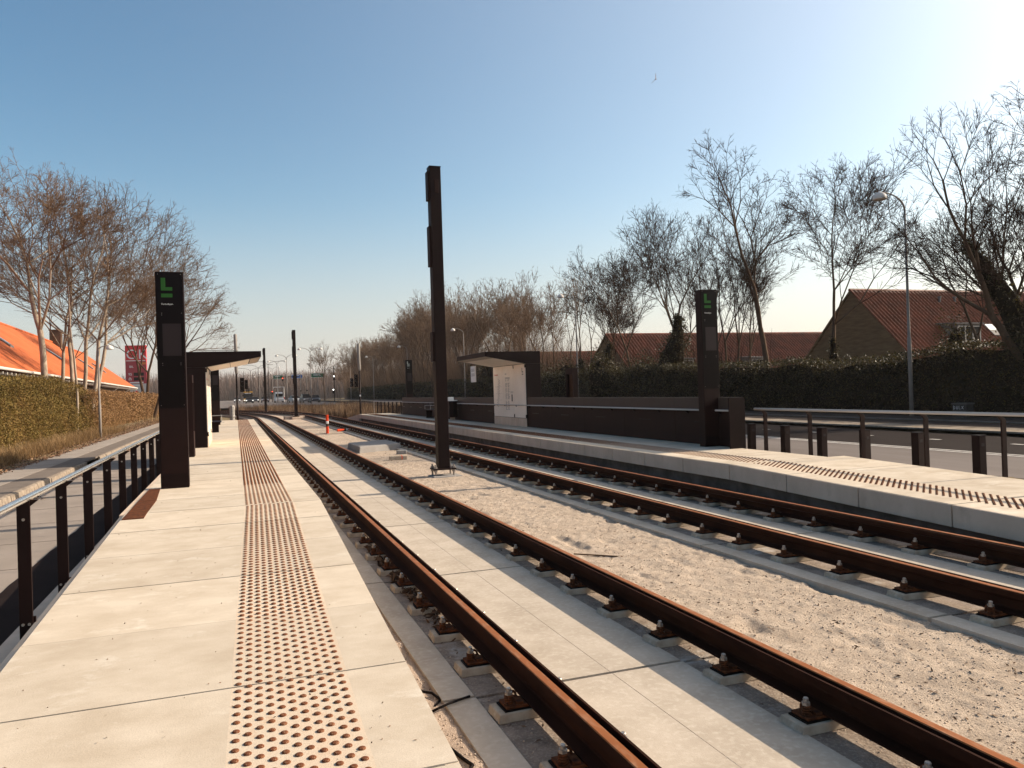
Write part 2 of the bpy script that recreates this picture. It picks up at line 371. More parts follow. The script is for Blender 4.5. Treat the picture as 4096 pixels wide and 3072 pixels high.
for a, b in zip(ss[:-1], ss[1:]):
    a2, b2 = a+.009, b-.009
    mb.hexa([(8.02, a2, zr(a2)-.272), (8.157, a2, zr(a2)-.272), (8.157, b2, zr(b2)-.272), (8.02, b2, zr(b2)-.272),
             (8.02, a2, zr(a2)-.004), (8.157, a2, zr(a2)-.004), (8.157, b2, zr(b2)-.004), (8.02, b2, zr(b2)-.004)])
struct(mb.build('platform_edge', M['fascia'], frame=True, bevel=.008))
mb = MB()
for s in np.arange(-6, 52, 1.25):
    a, b = s+.005, s+1.245; e = eL
    mb.hexa([(e(a)-.06, a, zl(a)-.17), (e(a)+.004, a, zl(a)-.17), (e(b)+.004, b, zl(b)-.17), (e(b)-.06, b, zl(b)-.17),
             (e(a)-.06, a, zl(a)-.006), (e(a)+.004, a, zl(a)-.006), (e(b)+.004, b, zl(b)-.006), (e(b)-.06, b, zl(b)-.006)])
struct(mb.build('platform_edge', M['slab'], frame=True))
mb = MB(); mb.hexa([(-1.42, -6, zl(-6)-.3), (-1.362, -6, zl(-6)-.3), (-1.362, 10.8, zl(10.8)-.3), (-1.42, 10.8, .0), (-1.42, -6, zl(-6)-.03), (-1.362, -6, zl(-6)-.004), (-1.362, 10.8, .296), (-1.42, 10.8, .27)])
mb.box(-1.42, -1.362, 10.8, 52.4, .0, .296)
struct(mb.build('ramp_edging', M['fascia'], frame=True))
sheet('end_kerb', -1.5, 1.3, 52.55, 52.8, .12, M['block'], -.4)
mb = MB(); mb.hexa([(8.04, 54.02, -.4), (10.1, 54.02, -.4), (9.6, 60, -.4), (8.04, 60, -.4), (8.04, 54.02, .29), (10.1, 54.02, .29), (9.6, 60, -.1), (8.04, 60, -.1)])
struct(mb.build('platform_end', M['fascia'], frame=True))
# --- tactile studs
def stud_arrays(pos, k=10):
    """pos: list of (x, y, z, slope); low rounded discs"""
    r = .0190; ring = [(r, 0), (r*.95, .006), (r*.68, .0088)]
    base = [(q*math.cos(2*math.pi*j/k), q*math.sin(2*math.pi*j/k), h) for q, h in ring for j in range(k)]
    base = np.array(base, np.float32); P = np.array(pos, np.float32)
    V = (base[None] + P[:, None, :3])
    V[:, :, 2] += base[None, :, 1]*P[:, None, 3]
    V = V.reshape(-1, 3); f = []
    for i in range(2):
        for j in range(k): f.append((i*k+j, i*k+(j+1) % k, (i+1)*k+(j+1) % k, (i+1)*k+j))
    for j in range(1, k//2): f.append((2*k, 2*k+2*j-1, 2*k+2*j, 2*k+(2*j+1) % k)) if j < k/2 else None
    f = np.array(f, np.int32); Q = (f[None] + (np.arange(len(P))*3*k)[:, None, None]).reshape(-1, 4)
    return V, Q
M['stud'] = pm('rust brown studs', (.115,.036,.016), .65, col2=(.17,.062,.028), scale=40, bump=.0035, bscale=150, speck=(.42,.3,.2), sscale=130, samt=.45)
def stud_positions(cf, zf, s0, s1, cols=11, slope=.0286, pitch=.0562):
    o = []; i = 0
    for c in range(cols):
        s = s0 + (.05 if c % 2 else 0)
        while s < s1:
            o.append((cf(s)+(c-(cols-1)/2)*pitch, s, zf(s)-.0002, slope if s < 10.9 else 0)); s += .1
    return o
def studs(parent, pos, near=0):
    pos = sorted(pos, key=lambda p: p[1])
    near_p, far = pos[:near], pos[near:]
    if near_p:
        Vt, Qt = stud_arrays([(0, 0, 0, near_p[0][3])], 14); me = quads('stud', Vt, Qt); me.materials.append(M['stud'])
        me.polygons.foreach_set('use_smooth', [True]*len(me.polygons))
        for i, p in enumerate(near_p):
            o = bpy.data.objects.new('tactile_stud', me); COL.objects.link(o); o.parent = parent
            o.location = p[:3]; o.rotation_euler = (0, 0, rng.choice([0, 1.26, 2.5]))
    V, Q = stud_arrays(far, 8 if near else 6)
    o = link('tactile_studs', quads('tactile_studs', V, Q), M['stud'], parent, smooth=True); o['kind'] = 'stuff'
studs(ramp_l, stud_positions(tL, zl, 3.0, 10.75, pitch=.0555), 100)
studs(plat_l, stud_positions(tL, zl, 10.86, 52.2))
studs(ramp_r, stud_positions(lambda s: 8.73, zr, 4.2, 11.2))
studs(plat_r, stud_positions(lambda s: 8.73, zr, 11.4, 53))
# --- right side: turf, carriageway, verge, footway
def zt(x, y): return -.21 + .03*noise.noise(Vector((x*2, y*2, 1))) + .015*noise.noise(Vector((x*9, y*9, 1)))
struct(link('turf', grid('turf', np.linspace(10.45, 13.45, 16), np.linspace(-2, 90, 300), zt), M['earth'], smooth=True, frame=True))
sheet('carriageway', 13.4, 17.0, -20, 420, -.20, M['asph_r'])
sheet('dark_carriageway', 17.0, 22.05, -20, 420, -.20, M['asph_new'])
sheet('cross_road', -60, 13.39, 128, 420, -.204, M['asph_r'])
mb = MB()
mb.box(16.80, 16.92, -20, 96, -.199, -.195); mb.box(17.08, 17.20, -20, 96, -.199, -.195)
for i in range(36): mb.box(19.62, 19.78, 1.7+i*2.6, 2.05+i*2.6, -.199, -.195)
struct(mb.build('road_marking', M['marking'], frame=True))
sheet('road_kerb', 22.06, 22.25, -20, 300, -.06, M['kerb'])
def zw(x, y): return -.09 + zfar(y) + .02*noise.noise(Vector((x*2, y*1, 4)))
struct(link('right_verge', grid('right_verge', np.linspace(22.26, 23.9, 9), np.linspace(-10, 220, 400), zw), pm('worn grey verge', (.36,.30,.24), .95, col2=(.22,.16,.11), scale=1.3, bump=.01, bscale=25, speck=(.15,.11,.08), sscale=40), smooth=True, frame=True))
M['pathdark'] = pm('shade darkened path', (.075,.054,.044), .9, col2=(.055,.04,.032), scale=1.5, bump=.003, bscale=90, stretch=(1,.3,1))  # base colour lowered to carry the hedge's shade over the paths
sheet('cycle_path', 23.95, 25.9, -20, 300, -.10, M['pathdark'])
sheet('path_kerb', 25.92, 26.1, -20, 300, -.03, M['walkdark'])
sheet('right_footway', 26.12, 28.6, -20, 300, -.04, M['pathdark'])

# ================================================================== rails and their fastenings
PROF = [(-.11,-.18),(.07,-.18),(.07,-.17),(.0,-.155),(-.012,-.145),(-.012,-.078),(.028,-.058),(.028,-.005),(.023,0),(-.024,0),(-.028,-.006),(-.03,-.045),(-.066,-.045),(-.069,-.004),(-.084,-.004),(-.087,-.06),(-.028,-.082),(-.028,-.145),(-.04,-.155),(-.11,-.17)]
RAILS = [(1.68, -1, 'rusted grooved rail beside the left platform edge, nearest the camera'),
         (3.20, 1, 'rusted grooved rail running along the left edge of the sand strip'),
         (5.77, -1, 'rusted grooved rail running just right of the sand strip and its tall masts'),
         (7.29, 1, 'rusted grooved rail beside the pale face of the far platform')]
for n0, sd, lab in RAILS:
    ss = [-5, 3, 8, 14, 22, 32, 44, 56, 64] + list(np.arange(66, 150, 2.0))
    pr = [(p[0]*sd, p[1]) for p in PROF]; k = len(pr); v = []; fs = []; mi = []
    for s in ss:
        for dx, z in pr: x, y = curve(n0+dx, s); v.append((x, y, z))
    for i in range(len(ss)-1):
        for j in range(k):
            fs.append((i*k+j, i*k+(j+1) % k, (i+1)*k+(j+1) % k, (i+1)*k+j)); mi.append(1 if j in (7, 8, 9) else 0)
    m = MB(); m.v = v; m.f = fs; m.m = mi
    tag(m.build('rail', [M['railside'], M['railtop']], frame=True), lab, 'rail')
def fast_parts(sd):
    pad = MB(); pad.hexa([(-.285,-.105,-.262),(.255,-.105,-.262),(.255,.105,-.262),(-.285,.105,-.262),(-.275,-.095,-.208),(.245,-.095,-.208),(.245,.095,-.208),(-.275,.095,-.208)])
    pl = MB(); pl.box(-.235,.195,-.078,.078,-.208,-.198); pl2 = MB(); pl2.box(-.222,.182,-.07,.07,-.198,-.181)
    for x in (-.13,.09): pl2.box(x-.022,x+.022,-.06,.06,-.181,-.165)
    bolts = []
    for x in (-.19, .15):
        sp = MB(); bo = MB()
        for q in range(4): sp.lathe([(.020,-.181+q*.014),(.029,-.176+q*.014),(.029,-.172+q*.014),(.020,-.168+q*.014)], (x, -.02, 0), 10)
        bo.lathe([(.024,-.125),(.024,-.108)], (x,-.02,0), 6); bo.lathe([(.016,-.108),(.016,-.088),(.012,-.082)], (x,-.02,0), 10)
        ring = MB(); c = (x+.035*(1 if x < 0 else -1), .03)
        ring.tube([(c[0]+.03*math.cos(t), c[1], -.155+.028*math.sin(t)) for t in np.linspace(-.6, 3.8, 9)], .008, 6)
        bolts.append((sp, bo, ring))
    return pad, pl, pl2, bolts
FG = ['rail fastenings under the rail nearest the camera', 'rail fastenings under the second rail', 'rail fastenings under the third rail', 'rail fastenings beside the far platform']
FL = ['rusty bolted fastening on a pale pad holding the rail beside the left platform', 'rusty bolted fastening on a pale pad holding the rail left of the sand',
      'rusty bolted fastening on a dark pad holding the rail right of the sand', 'rusty bolted fastening on a dark pad holding the rail beside the far platform']
START = [3.65, 2.8, 4.55, 5.0]
def fuse(parts):
    m = MB()
    for p, mi in parts: m.add(p.v, p.f, mi)
    return m
FM = [M['pad'], M['rubber'], M['rust'], M['zinc']]
farV = MB()
for r, (n0, sd, lab) in enumerate(RAILS):
    pad, pl, pl2, bolts = fast_parts(sd)
    root = thing('rail_fastening', FL[r], 'rail fastening', n0-.02*sd*0, 0, 0, group=FG[r])
    pad.build('pad', M['pad'], root, bevel=.006); pl.build('rubber_mat', M['rubber'], root); pl2.build('base_plate', M['rust'], root, bevel=.003)
    for sp, bo, ring in bolts:
        b = bo.build('bolt', M['zinc'], root); sp.build('spring', M['rust'], b); ring.build('clip', M['rust'], root)
    simple = fuse([(pad, 0), (pl, 1), (pl2, 2)] + [(b[1], 3) for b in bolts] + [(b[0], 2) for b in bolts])
    me_s = simple.mesh('rail_fastening'); [me_s.materials.append(q) for q in FM]
    s = START[r]; first = True
    while s < 62:
        if s < 15:
            o = root if first else copy_tree(root)
        else:
            o = bpy.data.objects.new('rail_fastening', me_s); COL.objects.link(o); tag(o, FL[r], 'rail fastening', FG[r])
        first = False
        o.location = W(n0 + (.02 if sd < 0 else 0) + rng.normal(0, .004), s+rng.normal(0, .01), rng.normal(0, .001)); o.rotation_euler = (0, 0, TH+rng.normal(0, .03))
        s += .808
    while s < 146:
        x, y = curve(n0, s); a = -max(0, s-S0)/RAD*0
        farV.box(x-.27, x+.25, y-.1, y+.1, -.262, -.205, 0); farV.box(x-.2, x+.17, y-.07, y+.07, -.205, -.181, 1)
        for dx in (-.19, .15): farV.box(x+dx-.02, x+dx+.02, y-.02, y+.02, -.18, -.085, 2)
        s += .808
o = farV.build('rail_fastenings', [M['pad'], M['rust'], M['zinc']], frame=True)
tag(o, 'tiny far rail fastenings under the rails where the tracks bend', 'rail fastenings', kind='stuff')
# ================================================================== platform furniture
def put_text(name, txt, size, mat, parent, loc, rot, align='LEFT'):
    me = text_mesh(txt, size, align); o = link(name, me, mat, parent); o.location = loc; o.rotation_euler = rot; return o
FACE = (R(90), 0, 0); SIDE = (R(90), 0, R(90))
def totem(n, s, label, logo_mat, label_extra=None):
    t = thing('station_totem', label, 'station sign', n, s, ZP, group='station totems')
    m = MB(); m.box(-.21, .21, -.11, .11, 0, 3.5); m.build('body', M['black'], t, bevel=.004)
    m = MB(); m.box(-.192, .192, -.116, -.111, 1.30, 3.485); m.build('glass_panel', M['glossblack'], t)
    m = MB(); m.box(-.192, .192, -.115, -.111, .235, 1.285); m.build('lower_panel', M['black2'], t)
    m = MB(); m.box(-.192, .192, -.114, -.111, .01, .222); m.build('plinth', M['black'], t)
    m = MB(); m.box(-.12, .155, -.119, -.1165, 2.14, 2.66); m.build('screen', M['screen'], t)
    m = MB(); x = -.125
    m.box(x, x+.066, -.1195, -.1165, 3.195, 3.40); m.box(x+.066, x+.168, -.1195, -.1165, 3.195, 3.25); m.box(x, x+.168, -.1195, -.1165, 3.085, 3.145)
    m.build('logo', logo_mat, t)
    put_text('station_name', 'Fortunbyen', .037, M['white'], t, (x, -.1168, 2.965), FACE)
    m = MB()
    for px, pz in ((-.125, 2.83), (-.125, 2.80), (.17, 2.83), (-.13, 2.02), (-.13, 1.99), (.14, 2.02), (.14, 1.99), (-.17, 1.34), (.17, 1.34), (-.17, 3.46), (.17, 3.46)):
        m.box(px-.004, px+.004, -.119, -.1162, pz-.004, pz+.004)
    m.build('screws', M['zinc'], t)
    m = MB()
    for q in range(3): m.box(.02+q*.04, .04+q*.04, -.1165, -.1155, .93, .935); m.box(.04+q*.04, .06+q*.04, -.1165, -.1155, .44, .447)
    m.build('vent_slots', M['glossblack'], t)
    m = MB(); m.box(.2095, .2115, -.09, .09, .01, 3.49); m.build('edge_strip', M['steelmatt'], t) if False else None
    return t
totem(-.96, 13.68, 'tall black totem with green logo at the end of the left handrail', M['green'])
totem(-1.02, 44.2, 'black totem half hidden behind the left shelter at the far end of that platform', M['greylogo'])
totem(9.98, 14.75, 'tall black totem with green logo at the near end of the dark far wall', M['green'])
totem(10.55, 49.0, 'small looking black totem with pale logo at the far end of the dark wall', M['greylogo'])
def ticket_post(n, s, rot, label):
    t = thing('ticket_post', label, 'ticket machine', n, s, ZP, rot, group='ticket posts')
    m = MB(); m.box(-.09, .09, -.285, -.235, 0, 2.03); m.box(-.09, .09, .235, .285, 0, 2.03); m.box(-.09, .0, -.235, .235, 0, 2.03)
    m.box(0, .09, -.235, .235, 0, .62); m.box(0, .09, -.235, .235, 1.84, 2.03)
    m.build('case', M['black2'], t, bevel=.003)
    m = MB(); m.box(.0, .02, -.232, .232, .625, 1.835); m.build('screen', M['glossblack'], t)
    m = MB(); m.box(.02, .05, -.22, -.05, .70, .78); m.build('card_reader', M['screen'], t)
    return t
ticket_post(-1.09, 20.85, 0, 'thin dark ticket post standing between the near left totem and the left shelter')
ticket_post(10.40-.09, 22.95, math.pi, 'dark ticket post with recessed black screen right of the far shelter')
def shelter(n, s, rot, label):
    t = thing('shelter', label, 'tram shelter', n, s, ZP, rot, group='platform shelters')
    Ls = 3.8
    m = MB(); m.prism([(-.6, 0), (-.012, 0), (-.012, 2.345), (-.6, 2.345)], 0, Ls); m.build('wall', M['black'], t, bevel=.006)
    m = MB(); m.prism([(-.6, 2.35), (0, 2.35), (1.55, 2.635), (1.55, 2.80), (-.6, 2.80)], 0, Ls); m.build('roof', M['black'], t, bevel=.006)
    sl = (2.635-2.35)/1.55
    m = MB()
    for y0, y1 in ((.08, 1.27), (1.285, 2.51), (2.525, 3.72)):
        for x0, x1 in ((.05, .66), (.672, 1.22)):
            m.hexa([(x0, y0, 2.35+sl*x0-.012), (x1, y0, 2.35+sl*x1-.012), (x1, y1, 2.35+sl*x1-.012), (x0, y1, 2.35+sl*x0-.012),
                    (x0, y0, 2.35+sl*x0-.002), (x1, y0, 2.35+sl*x1-.002), (x1, y1, 2.35+sl*x1-.002), (x0, y1, 2.35+sl*x0-.002)])
    m.build('soffit', M['ceil'], t)
    m = MB(); x0, x1 = 1.25, 1.52
    m.hexa([(x0, .05, 2.35+sl*x0-.014), (x1, .05, 2.35+sl*x1-.014), (x1, 3.75, 2.35+sl*x1-.014), (x0, 3.75, 2.35+sl*x0-.014), (x0, .05, 2.35+sl*x0-.002), (x1, .05, 2.35+sl*x1-.002), (x1, 3.75, 2.35+sl*x1-.002), (x0, 3.75, 2.35+sl*x0-.002)])
    m.build('light_strip', pm('warm soffit edge', (.36,.29,.23), .4), t)
    m = MB(); m.box(-.010, .012, .03, 3.77, 0, .31); m.build('plinth', M['fascia'], t)
    P = []
    for y0, y1 in ((.03, 1.27), (1.285, 2.505), (2.52, 3.77)):
        q = MB(); q.box(-.010, .010, y0, y1, .325, 2.335); P.append(q.build('glass_panel', M['enamel'], t))
    # printing, read from the open side: +y is to the right
    m = MB()
    for i in range(34):
        z = 1.80 - i*.033; y = .62+.12*math.sin((1-i/33)*1.6) - .0025*i
        m.box(.0105, .0125, y, y+.012, z, z+.022); w = .07+.08*rng.random(); yy = y+.02 if i % 2 else y-.02-w
        m.box(.0105, .0122, yy, yy+w, z+.004, z+.018)
    for z in (.98, 1.24, 1.52): m.box(.0105, .012, .25, 1.1, z, z+.005)
    m.build('line_diagram', M['print'], P[0])
    put_text('station_name', 'Fortunbyen', .10, M['redprint'], P[0], (.0112, .17, 1.98), SIDE)
    m = MB()
    for i in range(46):
        z = 1.78-i*.026
        if i in (3, 4, 12, 20, 30, 31): continue
        for y in (1.52, 1.80): m.box(.0105, .0122, y, y+.08+.16*rng.random(), z, z+.012)
    for z in (1.86, 1.82): m.box(.0105, .0124, 1.50, 2.05, z, z+.02)
    m.box(.0105, .0124, 2.12, 2.42, 1.30, 1.315); m.box(.0105, .0124, 2.12, 2.40, 1.26, 1.275)
    m.build('timetable', M['print'], P[1])
    put_text('heading', 'A-A', .11, M['print'], P[1], (.0112, 1.50, 1.98), SIDE)
    m = MB(); m.box(.0105, .016, 2.22, 2.33, .94, 1.21); m.build('leaflet_slot', M['glossblack'], P[1])
    m = MB(); m.box(.0105, .0125, 3.42, 3.485, 2.02, 2.20); m.box(.0105, .0125, 3.485, 3.59, 2.02, 2.07); m.box(.0105, .0125, 3.42, 3.59, 1.93, 1.98)
    m.build('logo', M['print'], P[2])
    m = MB()
    for y in (2.512, .02, 3.775):
        m.box(-.01, .03, y-.02, y+.02, .33, .45); m.box(-.01, .03, y-.02, y+.02, 2.2, 2.32)
    m.build('hinge', M['black'], t)
    m = MB(); m.tube([(-.3, .5, 2.80), (-.3, .5, 2.86), (.9, .5, 2.86), (.9, .5, 2.80)], .012, 6); m.build('roof_loop', M['zinc'], t)
    return t
shelter(-.8, 24.19, 0, 'black cantilever shelter on the left platform behind the near totem')
shelter(10.1, 30.4, math.pi, 'black cantilever shelter with white timetable panels on the far platform')
t = thing('hanging_sign', 'small white hanging sign under the left end of the far shelter', 'sign', 9.35, 30.75, ZP)
m = MB(); m.box(-.02, .02, -.33, .33, 1.75, 2.42); m.build('board', M['paper'], t, bevel=.01)
m = MB(); m.box(-.012, .012, -.2, -.18, 2.42, 2.62); m.box(-.012, .012, .18, .2, 2.42, 2.62); m.build('hanger', M['black'], t)
for k, y in enumerate((-.18, -.02, .13)):
    for j, z in enumerate((2.22, 2.02)):
        m = MB(); m.box(-.023, -.0205, y, y+.05, z, z+.1); m.box(-.023, -.0205, y, y+.09, z-.02, z); m.build('symbol', M['print'], t)
# --- the wall along the back of the far platform
t = thing('platform_wall', 'long dark brown panelled wall with pale handrail along the back of the far platform', 'wall', 10.14, 13.85, ZP)
pan = MB(); cap = MB(); slot = MB(); y = 0.0
while y < 35.4:
    w = min(2.62, 35.5-y)
    pan.box(0, .07, y+.006, y+w-.006, -.02, .80); cap.box(-.012, .085, y+.004, y+w-.004, .815, 1.09)
    slot.box(-.003, .0, y+w*.45, y+w*.45+.62, .50, .53); y += 2.62
pan.build('panels', M['black2'], t); cap.build('upper_band', pm('brown band', (.052,.034,.026), .6, spec=.3), t, bevel=.004); slot.build('slots', M['glossblack'], t)
m = MB(); m.tube([(-.085, .15, .80), (-.085, 35.3, .80)], .021, 10); m.build('handrail', M['steelmatt'], t, smooth=True)
m = MB(); y = .7
while y < 35: m.hexa([(-.07, y, .755), (-.0, y, .70), (-.0, y+.05, .70), (-.07, y+.05, .755), (-.09, y, .785), (0, y, .785), (0, y+.05, .785), (-.09, y+.05, .785)]); y += 1.31
m.build('brackets', M['black'], t)
m = MB(); m.box(-.30, .09, -.03, .006, -.02, 1.09); m.build('end_panel', M['black'], t)
# --- railings
m = MB(); m.lathe([(.0105, -.018), (.0105, -.0125)], (0, 0, 0), 8, axis='y'); bolt_me = m.mesh('bolt'); bolt_me.materials.append(M['zinc'])
def post_left(parent, s, zr_):
    m = MB(); m.box(-.043, .043, s-.012, s+.004, -.42, zr_-.035); p = m.build('post', M['black'], parent, bevel=.003)
    m = MB(); m.box(-.036, .058, s+.005, s+.021, -.45, .19); m.build('clamp_plate', M['black'], p, bevel=.002)
    for x, z in ((-.02, .14), (.02, .14), (-.02, .0), (.02, .0), (0, zr_-.16)):
        b = bpy.data.objects.new('bolt', bolt_me); COL.objects.link(b); b.parent = p; b.location = (x, s, z)
    m = MB(); m.hexa([(-.02, s-.008, zr_-.05), (.04, s-.008, zr_-.07), (.04, s+.002, zr_-.07), (-.02, s+.002, zr_-.05), (.03, s-.008, zr_-.02), (.10, s-.008, zr_-.022), (.10, s+.002, zr_-.022), (.03, s+.002, zr_-.02)]); m.build('bracket', M['black'], p)
t = thing('railing', 'black posted railing with shiny steel handrail along the left platform ramp', 'railing', -1.47, 0, 0)
zrl = lambda s: 1.03 + .0042*s
m = MB(); m.tube([(.035, s, zrl(s)) for s in (-2, 2.5, 9.4, 15.5, 23)], .0245, 14); m.build('handrail', M['steel'], t, smooth=True)
for k in range(-3, 13): post_left(t, 6.46+1.28*k, zrl(6.46+1.28*k))
t = thing('railing', 'dark gooseneck railing with pale handrail along the right platform ramp', 'railing', 10.6, 0, 0)
zrr = lambda s: 1.125
m = MB(); m.tube([(-.10, s, zrr(s)) for s in (-4, 5, 11, 13.85)], .026, 14); m.build('handrail', M['steelmatt'], t, smooth=True)
for k in range(14):
    s = 13.63-1.352*k; z0 = zrr(s)
    m = MB(); m.box(-.045, .045, s-.013, s+.013, -.42, z0-.09)
    m.hexa([(-.045, s-.013, z0-.09), (.045, s-.013, z0-.09), (.045, s+.013, z0-.09), (-.045, s+.013, z0-.09), (-.12, s-.013, z0-.025), (-.05, s-.013, z0-.02), (-.05, s+.013, z0-.02), (-.12, s+.013, z0-.025)])
    p = m.build('post', M['black2'], t, bevel=.002)
t = thing('railing', 'short far railing with thin pale handrail left of the small far totem', 'railing', 10.3, 49.6, 0)
m = MB(); m.tube([(0, .1, 1.12), (-.5, 8.6, 1.12), (-.5, 8.62, .0)], .03, 8); m.build('handrail', M['steelmatt'], t, smooth=True)
for k in range(7): m = MB(); m.box(-.05-.06*k, .03-.06*k, .9+k*1.15, .98+k*1.15, -.3, 1.1); m.build('post', M['black'], t)
# --- corten strip
for a, b, lab in ((10.4, 12.0, 'rusted steel cover plate nearer the camera beside the left railing'), (12.02, 13.55, 'rusted steel cover plate running up to the foot of the near left totem')):
    m = MB(); zc = .302
    m.hexa([(-1.34, a, zl(a)-.02), (-1.10, a, zl(a)-.02), (-1.18 if b > 13 else -1.10, b, zl(b)-.02), (-1.34, b, zl(b)-.02), (-1.34, a, zl(a)+.012), (-1.10, a, zl(a)+.012), (-1.18 if b > 13 else -1.10, b, zl(b)+.012), (-1.34, b, zl(b)+.012)])
    tag(m.build('steel_plate', M['rust'], frame=True), lab, 'steel plate')
# --- masts
def mast(n, s, h, label, zb=-.09, w=.135, detail=True):
    t = thing('mast', label, 'mast', n, s, 0, group='tall square masts')
    m = MB(); m.box(-w, w, -w, w, zb, h); m.build('shaft', M['black'], t, bevel=.006)
    m = MB(); m.box(-w-.006, w+.006, -w-.006, w+.006, h, h+.02); m.build('cap', M['black'], t)
    ch = MB()
    for z0, z1 in ((h-.78, h-.1), (h-2.35, h-1.4), (h-4.6, h-3.9)): ch.box(-w-.05, -w, -w+.02, w-.02, z0, z1)
    ch.build('cable_channel', M['black2'], t, bevel=.004)
    m = MB(); m.box(-.03, .07, -w-.012, -w, h-.62, h-.3); m.build('cover_plate', M['black2'], t, bevel=.01)
    m = MB(); m.box(-.27, .27, -.21, .21, zb-.035, zb); m.build('base_plate', M['black2'], t, bevel=.003)
    for x in (-.22, .22):
        for y in (-.16, .16):
            m = MB(); m.lathe([(.022, -.31), (.022, zb+.09)], (x, y, 0), 8); m.lathe([(.042, zb), (.042, zb+.04)], (x, y, 0), 6); m.lathe([(.042, zb-.08), (.042, zb-.037)], (x, y, 0), 6)
            m.build('anchor_bolt', M['zinc'], t)
    return t
mast(4.58, 17.78, 7.03, 'tallest looking square mast standing on bolts in the sand between the tracks')
mast(4.84, 68.5, 7.35, 'square mast standing on rough concrete blocks where the tracks bend', zb=-.0)
mast(3.3, 95.4, 7.45, 'farthest square mast, left of the one standing on rough blocks', zb=-.05)
m = MB(); m.hexa([(-.34,-.30,-.34),(.40,-.26,-.34),(.36,.27,-.34),(-.36,.25,-.34),(-.33,-.28,-.258),(.38,-.25,-.262),(.35,.25,-.262),(-.34,.23,-.258)])
o = m.build('mast_footing', M['block'], bevel=.02); o.location = W(4.6, 17.75); o.rotation_euler = (0, 0, TH); tag(o, 'flat concrete footing in the sand under the tallest looking mast', 'footing')
for (x0, x1, y0, y1, z1, lab) in ((-.95, .75, .1, .75, -.02, 'longer rough concrete block under the mast at the bend'), (-.45, .45, -.65, .05, -.1, 'shorter rough concrete block in front of the mast at the bend')):
    m = MB(); m.box(x0, x1, y0, y1, -.36, z1); o = m.build('concrete_block', M['fascia'], bevel=.03); o.location = W(4.84, 68.5); o.rotation_euler = (0, 0, TH+.1)
    tag(o, lab, 'concrete block')
# --- big concrete cover, small block
m = MB(); P = [(3.86, 26.2), (5.5, 27.1), (5.45, 29.7), (3.82, 28.9)]; c = (4.65, 28)
top = [(c[0]+(x-c[0])*.95, c[1]+(y-c[1])*.95) for x, y in P]
m.hexa([(x, y, -.33) for x, y in P]+[(x, y, -.07) for x, y in top])
tag(m.build('concrete_cover', M['block'], frame=True, bevel=.035), 'big pale grey concrete cover lying in the sand between the tracks', 'concrete slab')
m = MB(); m.box(-.26, .26, -.11, .11, -.30, -.17); o = m.build('concrete_block', M['pad'], bevel=.012); o.location = W(4.52, 22.9); o.rotation_euler = (0, 0, TH-.1); tag(o, 'small pale block with red tape lying in the sand before the grey cover', 'concrete block')
tp = MB(); tp.box(.10, .125, -.115, .115, -.28, -.163); tp.build('red_tape', M['orange'], o)
m = MB(); m.box(-.17, .17, -.07, .07, -.30, -.17); o = m.build('foam_block', M['plastic'], bevel=.02); o.location = W(5.06, 25.0); o.rotation_euler = (0, 0, TH-.2); tag(o, 'small cloudy plastic block at the right corner of the grey cover', 'block')
# --- marker posts
def marker(label, loc, rot):
    t = thing('marker_post', label, 'marker post', *loc); t.rotation_euler = rot
    for z0, z1, mt, nm in ((0, .36, 'orange', 'lower_tube'), (.36, .50, 'debris', 'dark_band'), (.50, .64, 'reflect', 'reflective_band'), (.64, .96, 'orange', 'upper_tube')):
        m = MB(); m.lathe([(.072, z0), (.072, z1)], k=14); m.build(nm, M[mt], t, smooth=False)
marker('orange red marker post with white band standing upright in the sand', (4.41, 40.7, -.27), (0, 0, TH))
marker('orange red marker post fallen over beside the upright one', (5.05, 41.9, -.20), (0, R(90), TH+.25))
m = MB(); m.box(-.65, .75, -.5, .5, -.30, -.262); o = m.build('base_slab', M['pad'], bevel=.01); o.location = W(4.85, 41.3); o.rotation_euler = (0, 0, TH+.3); tag(o, 'flat pale slab in the sand under the two orange marker posts', 'slab')
# --- signal poles
def head(t, x, y, z, k, rz=0, small=False):
    w = .13 if not small else .10
    m = MB(); m.box(x-w, x+w, y-.12, y+.12, z, z+k*.30); h = m.build('signal_head', M['black'], t, bevel=.02)
    v = MB()
    for i in range(k):
        v.lathe([(.10, y-.30), (.10, y-.12)], (x, 0, z+.15+i*.30), 12, axis='y')
    v.build('visor', M['glossblack'], h)
    return h
t = thing('signal_pole', 'dark signal pole with taped grey top at the far end of the left platform', 'signal pole', .08, 52.2, ZP)
m = MB(); m.lathe([(.075, 0), (.06, .3), (.055, 3.2)], k=12); m.build('pole', M['black'], t, smooth=True)
m = MB(); m.tube([(0,0,2.95),(0.0,0,3.2),(.01,0,4.4),(0,.01,5.45),(.02,0,5.5)], [.07,.105,.10,.105,.03], 12); m.build('sleeve', M['wrap'], t, smooth=True)
head(t, .33, -.02, 1.78, 3); head(t, .58, .2, 1.95, 2, small=True)
t = thing('signal_pole', 'dark signal pole with taped grey top at the far end of the right platform', 'signal pole', 8.31, 55.1, ZP-.05)
m = MB(); m.lathe([(.075, 0), (.06, .3), (.055, 3.3)], k=12); m.build('pole', M['black'], t, smooth=True)
m = MB(); m.tube([(0,0,3.1),(0.0,0,3.25),(-.02,0,4.2),(0,.01,5.0),(.05,0,5.05)], [.075,.12,.11,.11,.04], 12); m.build('sleeve', M['wrap'], t, smooth=True)
head(t, -.25, -.02, 1.95, 3); head(t, -.55, .1, 1.98, 2, small=True)
m = MB(); m.box(-.05, .05, -.08, -.06, 1.28, 1.40); m.build('sticker', M['paper'], t)
t = thing('wrapped_cabinet', 'low cabinet wrapped in cloudy plastic beyond the left platform end', 'cabinet', -.3, 63.9, -.35)
